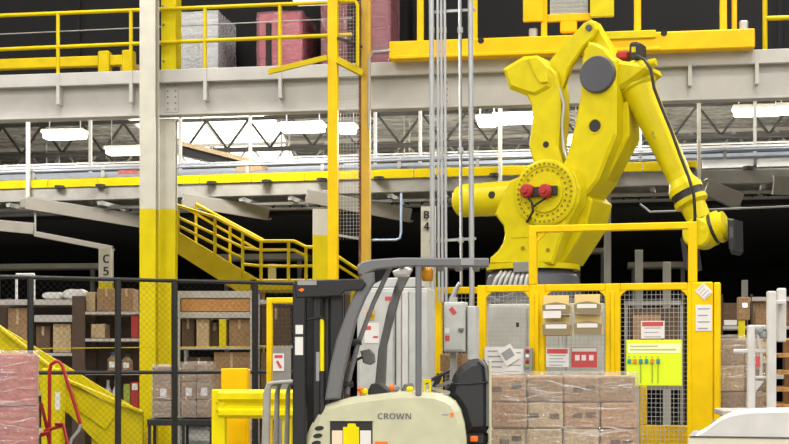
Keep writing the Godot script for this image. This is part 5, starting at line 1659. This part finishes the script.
# ------------------------------------------------------------------ foreground goods
func foreground() -> void:
	# brown wrapped pallet
	cf = frame(563, 12.9, -5)
	var a := q(490.5, 375.5)
	var b := q(637, 373.5)
	var t := thing("wrapped_pallet_load", "brown carton pallet load wrapped in clear film beside the forklift", "pallet load", Vector3((a.x + b.x) / 2, 0, -0.5))
	pallet_parts(t, a.x, b.x, 0.0, -1.05, -0.02)
	var nx := 4
	var ny := 5
	var h := (a.y - 0.14) / ny
	var w := (b.x - a.x) / nx
	var rng := RandomNumberGenerator.new()
	rng.seed = 5
	var cm := bx(Vector3(-w / 2 + 0.005, 0.001, -0.25), Vector3(w / 2 - 0.005, h - 0.008, 0.25), 0.012).mesh()
	var mark := bx(Vector3(-0.045, 0, 0), Vector3(0.045, 0.05, 0.003)).mesh()
	var bar_mark := bx(Vector3(-0.1, 0, 0), Vector3(0.1, 0.02, 0.003)).mesh()
	for j in ny:
		for i in nx:
			for k in 2:
				var p := Vector3(a.x + w * (i + 0.5) + rng.randf_range(-0.01, 0.01), 0.14 + h * j, -0.29 - k * 0.51 + rng.randf_range(-0.012, 0.012))
				var c := piece("carton", cm, [M.kraft, M.card, M.card_light, M.kraft][rng.randi() % 4], t, p)
				if k == 0 and rng.randf() < 0.6:
					for s in [[mark, -0.07 + 0.04 * sin(i * 2.0 + j), 0.09], [mark, 0.08, 0.1 + 0.02 * cos(i + j * 3.0)]]:
						var l := MeshInstance3D.new()
						l.name = "print_mark"
						l.mesh = s[0]
						l.material_override = M.card_dark
						l.position = Vector3(s[1], s[2], 0.25)
						c.add_child(l, true)
	part("stretch_film", film_shell(Vector3(a.x - 0.015, 0.05, -1.07), Vector3(b.x + 0.015, a.y + 0.03, 0.0), 91), M.film, t)
	part("film_crease", creases(Vector3(a.x, 0.2, -1), Vector3(b.x, a.y, 0.0), 90, 4), M.crease, t, "", "stuff")
	# pink wrapped load at the left edge
	cf = frame(10, 12.4, 14)
	a = q(-60, 353)
	b = q(37.5, 353.5)
	t = thing("wrapped_pallet_load", "salmon pink film-wrapped load at the left picture edge", "pallet load", Vector3((a.x + b.x) / 2, 0, -0.45))
	pallet_parts(t, a.x, b.x, 0.0, -0.95, -0.02)
	h = (a.y - 0.14) / 3
	cm = bx(Vector3((a.x - b.x) / 2, 0.001, -0.46), Vector3((b.x - a.x) / 2, h - 0.006, 0.44), 0.015).mesh()
	for j in 3:
		piece("carton", cm, M.pink, t, Vector3((a.x + b.x) / 2, 0.14 + h * j, -0.47))
	part("stretch_film", film_shell(Vector3(a.x - 0.01, 0.05, -0.96), Vector3(b.x + 0.008, a.y + 0.02, 0.0), 17), M.film, t)
	part("film_crease", creases(Vector3(a.x, 0.2, -1), Vector3(b.x, a.y, 0.0), 40, 8), M.crease, t, "", "stuff")
	# red hand truck
	cf = frame(60, 13.6, 0)
	t = thing("hand_truck", "red tubular hand truck standing behind the pink load", "hand truck", Vector3(q(62, 440).x, 0, -0.2))
	part("handle_loop", rod([q(50.5, 560, -0.05), q(49.5, 420, -0.05), q(49.5, 372, -0.05), q(51, 364.5, -0.05), q(55, 361.5, -0.05), q(59, 361.5, -0.05), q(62.5, 366, -0.05), q(68, 384, -0.05), q(75, 405, -0.05), q(80.5, 424, -0.05)], 0.018, 10), M.red, t)
	part("handle_loop", rod([q(80.5, 424, -0.05), q(79, 430, -0.05), q(71.5, 439, -0.05), q(66, 460, -0.05), q(64, 560, -0.05)], 0.015, 10), M.conduit, t)
	part("frame_tube", rod([q(41, 403, -0.1), q(47, 428, -0.1), q(52, 460, -0.1), q(52, 560, -0.1)], 0.018, 10), M.red, t)
	part("frame_tube", rod([q(55, 424, 0.0), q(63, 424, 0.0), q(69, 450, 0.0), q(70, 560, 0.0)], 0.018, 10), M.red, t)
	part("cross_tube", rod([q(44, 431, -0.02), q(62, 426, -0.02)], 0.016, 8), M.red, t)
	part("cross_tube", rod([q(38, 436, 0.0), q(50, 432, 0.0)], 0.02, 8), M.red, t)
	part("hand_grip", rod([q(36, 437, 0.02), q(41, 429, 0.02)], 0.018, 8), M.sign_white, t)
	part("toe_plate", bx(Vector3(q(40, 500).x, 0.0, -0.2), Vector3(q(86, 500).x, 0.012, 0.2)), M.red, t)
	for px in [46, 76]:
		var g := Geo.new()
		var p := q(px, 500, -0.2)
		g.lathe(Vector3(p.x - 0.03, 0.12, -0.2), Vector3(1, 0, 0), [[0, 0], [0.12, 0], [0.12, 0.06], [0, 0.06]], 20)
		part("wheel", g, M.cable, t)
	# guard rail and plate in front of the mast
	cf = frame(250, 14.3, -3)
	t = thing("guard_rail", "bright yellow bolted guard rail left of the forklift mast", "guard rail", Vector3(q(250, 500).x, 0, -0.1))
	var wv := [[389.5, 0.0], [393, 0.05], [399, 0.05], [403, 0.0], [406, 0.0], [410, 0.05], [415, 0.05], [418.5, 0.0]]
	var g := Geo.new()
	var x0 := q(219, 400).x
	var x1 := q(294, 400).x
	var front := []
	for p in wv:
		front.append(Vector2(q(250, p[0]).y, p[1]))
	for i in front.size() - 1:
		g.quad(Vector3(x0, front[i + 1].x, front[i + 1].y), Vector3(x1, front[i + 1].x, front[i + 1].y), Vector3(x1, front[i].x, front[i].y), Vector3(x0, front[i].x, front[i].y))
		g.quad(Vector3(x1, front[i + 1].x, front[i + 1].y - 0.012), Vector3(x0, front[i + 1].x, front[i + 1].y - 0.012), Vector3(x0, front[i].x, front[i].y - 0.012), Vector3(x1, front[i].x, front[i].y - 0.012))
	part("corrugated_beam", g, M.guard, t)
	part("end_post", rect(211.5, 389.5, 225, 540, -0.12, 0.015, 0.01), M.guard, t)
	for py in [403, 411]:
		g = Geo.new()
		var p := q(217, py, 0.015)
		g.cyl(p, p + Vector3(0, 0, 0.012), 0.014, -1, 8)
		part("bolt", g, M.stair, t)
	part("far_post", rect(282, 392, 291, 540, -0.15, -0.02, 0.01), M.guard, t)
	cf = frame(235, 14.9, -8)
	t = thing("protection_plate", "upright yellow plate rising behind the guard rail", "plate", Vector3(q(234, 500).x, 0, -0.1))
	part("plate", pri([[221, 368.5], [247, 368], [246, 430], [242, 560], [222, 560]], -0.04, 0, 0.008), M.amber, t)
	part("side_lip", rect(245, 369, 247.5, 550, -0.14, -0.01, 0.005), M.amber, t)
	# yellow gate frame with a notice
	cf = frame(280, 16.2, -5)
	t = thing("door_frame", "yellow tube gate frame beside the forklift mast", "gate frame", Vector3(q(269, 500).x, 0, 0))
	part("upright", rect(266.3, 298, 272, 500, -0.08, 0, 0.01), M.cage, t)
	part("upright", rect(336, 298, 341, 500, -0.08, 0, 0.01), M.cage, t)
	part("top_bar", rect(266.3, 297.5, 341, 303, -0.07, -0.01, 0.01), M.cage, t)
	var ga := q(272, 490, -0.04)
	var gb := q(336, 303, -0.04)
	part("wire_mesh", wire_grid(Vector3(ga.x, ga.y, -0.04), Vector3(gb.x, gb.y, -0.04), 0.05, 0.0045), M.fence, t, "", "stuff")
	n_sign()
	# white frame, cartons and pallets at the right
	right_side()

func n_sign() -> void:
	cf = frame(280, 15.9, -5)
	var t := thing("sign_holder", "grey panel holding a small red and white notice beside the mast", "sign", Vector3(q(279, 400).x, 0, 0))
	part("backing", rect(272.5, 347, 291, 420, -0.03, -0.01, 0.004), M.mezz_dark, t)
	part("sheet", rect(273, 353.5, 284, 371, -0.01, 0.0), M.sign_white, t)
	part("header_band", rect(274.5, 355, 282.5, 358, 0.0, 0.003), M.sign_red, t)
	part("arrow_mark", bars(q(277, 361, 0.003), q(281, 368, 0.003), 0.003, 0.03, Vector3(1, 0.5, 0)), M.sign_red, t)
	part("leg", rect(279, 420, 283, 495, -0.03, -0.01), M.mezz_dark, t)

func right_side() -> void:
	cf = frame(750, 20.5, -8)
	rack("dark rack with brown cartons right of the cage corner", [[720, 723], [751, 753], [790, 793]], [[720, 792, 326, 329], [720, 792, 375, 379]], 294, 0.8, M.rack_brown, M.rack_grey)
	put_box("carton", M.card_dark, "brown carton on the dark rack right of the cage corner", "carton", 723, 741, 303, 326, -0.08, 0.5, false)
	put_box("carton", M.sign_white, "flat white carton in front on the dark rack", "carton", 724, 737, 320, 326, -0.01, 0.06, false)
	put_box("carton", M.card, "long brown carton at right on the dark rack", "carton", 755, 789, 300, 326, -0.08, 0.5, false)
	single("rack_lintel", rect(752, 297, 792, 301, -0.4, 0.02, 0.005), M.rack_grey, "pale steel lintel over the right brown cartons", "lintel", q(772, 301, 0.0))
	cf = frame(745, 18.6, -8)
	var t := thing("sensor_post", "tan box on a yellow post with a small white lamp", "sensor post", Vector3(q(744, 400).x, 0, 0))
	part("head_box", rect(738, 297, 750, 320, -0.15, 0, 0.01), M.card, t)
	part("white_lamp", rect(742.5, 303, 747.5, 307.5, 0, 0.02, 0.006), glow(Color(1, 1, 1), 0.8), t)
	part("post", rect(738.5, 320, 745, 500, -0.1, -0.02, 0.005), M.column_yellow, t)
	# big wrapped carton load behind the white frame
	cf = frame(748, 15.4, -6)
	var a := q(719, 338)
	var b := q(772, 338)
	t = thing("wrapped_pallet_load", "tall beige film-wrapped carton load right of the yellow corner sheet", "pallet load", Vector3((a.x + b.x) / 2, 0, -0.4))
	pallet_parts(t, a.x, b.x, 0.42, -0.8, -0.02)
	part("lower_pallet", bx(Vector3(a.x, 0, -0.8), Vector3(b.x, 0.4, -0.02), 0.01), M.rack_grey, t)
	var h := (a.y - 0.56) / 4
	var w := (b.x - a.x) / 2
	var cm := bx(Vector3(-w / 2 + 0.004, 0.001, -0.38), Vector3(w / 2 - 0.004, h - 0.006, 0.38), 0.012).mesh()
	for j in 4:
		for i in 2:
			piece("carton", cm, M.card_light if (i + j) % 2 == 0 else M.card_grey, t, Vector3(a.x + w * (i + 0.5), 0.56 + h * j, -0.41))
	part("stretch_film", film_shell(Vector3(a.x - 0.02, 0.5, -0.82), Vector3(b.x + 0.02, a.y + 0.03, 0.0), 55), M.film, t)
	part("film_crease", creases(Vector3(a.x, 0.6, -1), Vector3(b.x, a.y, 0.0), 50, 12), M.crease, t, "", "stuff")
	# white steel frame of a wrapping machine
	cf = frame(765, 13.0, -6)
	t = thing("wrapping_machine_frame", "white steel machine frame with upright posts and cross arms", "machine", Vector3(q(765, 400).x, 0, -0.2))
	for p in [[748, 755.5, 325, 0.0], [767.5, 776.5, 291, 0.06]]:
		var l := q(p[0], p[2], p[3])
		var r := q(p[1], p[2], p[3])
		part("upright", bx(Vector3(l.x, 0, p[3] - 0.08), Vector3(r.x, l.y, p[3]), 0.01), M.shell_white, t)
	for p in [[748, 768, 325, 330], [734, 768, 349, 353], [748, 768, 376, 379]]:
		part("cross_arm", rect(p[0], p[2], p[1], p[3], -0.07, -0.01, 0.008), M.shell_white, t)
	part("hung_arm", rect(778, 288, 786.5, 342, -0.3, -0.2, 0.01), M.shell_white, t)
	part("cross_arm", rect(770, 300, 786, 304, -0.2, -0.02, 0.005), M.shell_white, t)
	part("gusset", pri([[748, 380], [764, 381], [755.5, 392], [748, 392]], -0.05, -0.03), M.shell_white, t)
	part("guide_rod", rod([q(757, 330, -0.03), q(761, 352, -0.03), q(761, 376, -0.03)], 0.016, 8), M.shell_white, t)
	part("red_decal", rect(756, 356, 759.5, 367, -0.01, 0.0), M.sign_red, t)
	for c in [[760, 330], [764.5, 335]]:
		var g := Geo.new()
		var p := q(c[0], c[1], 0.0)
		g.lathe(Vector3(p.x, p.y, -0.05), Vector3(0, 0, 1), [[0, 0], [0.04, 0], [0.04, 0.05], [0.02, 0.07], [0, 0.07]], 14)
		part("pulley", g, M.cabinet_dark, t)
	part("foot_beam", rect(722, 410, 790, 416, -0.5, 0.1, 0.01), M.rack_grey, t)
	for px in [726, 782]:
		part("foot_leg", bx(Vector3(q(px, 420).x, 0, -0.3), Vector3(q(px + 6, 420).x, q(px, 416, 0.1).y, -0.1)), M.rack_grey, t)
	# stacked wooden pallets
	cf = frame(800, 14.1, -6)
	var names := ["lowest", "second lowest", "third from bottom", "fourth from bottom", "fifth from bottom", "sixth from bottom", "seventh from bottom", "eighth from bottom", "ninth from bottom", "topmost"]
	var x0 := q(776, 400).x
	for i in 10:
		var y := 0.172 * i
		var p := thing("wooden_pallet", names[i] + " wooden pallet of the stack at the right edge", "pallet", Vector3(x0 + 0.5, y, -0.5), "stack of wooden pallets")
		pallet_parts2(p, x0 + 0.012 * (i % 3), x0 + 1.1, y, -0.85, 0.0)
	# blue bundle tucked between pallets
	# white low machine in the right foreground
	cf = frame(745, 10.2, -15)
	t = thing("machine_housing", "low white machine housing with a curved top in right foreground", "machine", Vector3(q(750, 500).x, 0, -0.3))
	part("curved_cover", pri([[690, 438], [697, 434.5], [705, 430], [712, 424.5], [720, 419], [730, 415], [742, 412.5], [756, 411.3], [800, 410.5], [850, 411], [850, 452], [690, 452]], -0.75, 0.0, 0.012), M.shell_white, t)
	part("front_panel", rect(688, 437.5, 854, 545, -0.78, 0.03, 0.01), M.shell_cream, t)
	part("seam_trim", rect(688, 436, 852, 438, -0.78, 0.04, 0.004), M.sign_grey, t)

func pallet_parts2(t: Node3D, x0: float, x1: float, y: float, z0: float, z1: float) -> void:
	var zw := z1 - z0
	var board := bx(Vector3(-(x1 - x0) / 2, 0, -0.05), Vector3((x1 - x0) / 2, 0.022, 0.05), 0.003).mesh()
	var runner := bx(Vector3(-0.05, 0, -zw / 2), Vector3(0.05, 0.128, zw / 2), 0.004).mesh()
	for i in 5:
		piece("deck_board", board, M.wood, t, Vector3((x0 + x1) / 2, y + 0.149, z0 + 0.05 + (zw - 0.1) * i / 4.0))
	for i in 3:
		piece("stringer", runner, M.wood, t, Vector3(x0 + 0.26 + (x1 - x0 - 0.4) * i / 2.0, y + 0.021, (z0 + z1) / 2))
		piece("bottom_board", board, M.wood, t, Vector3((x0 + x1) / 2, y, z0 + 0.05 + (zw - 0.1) * i / 2.0))
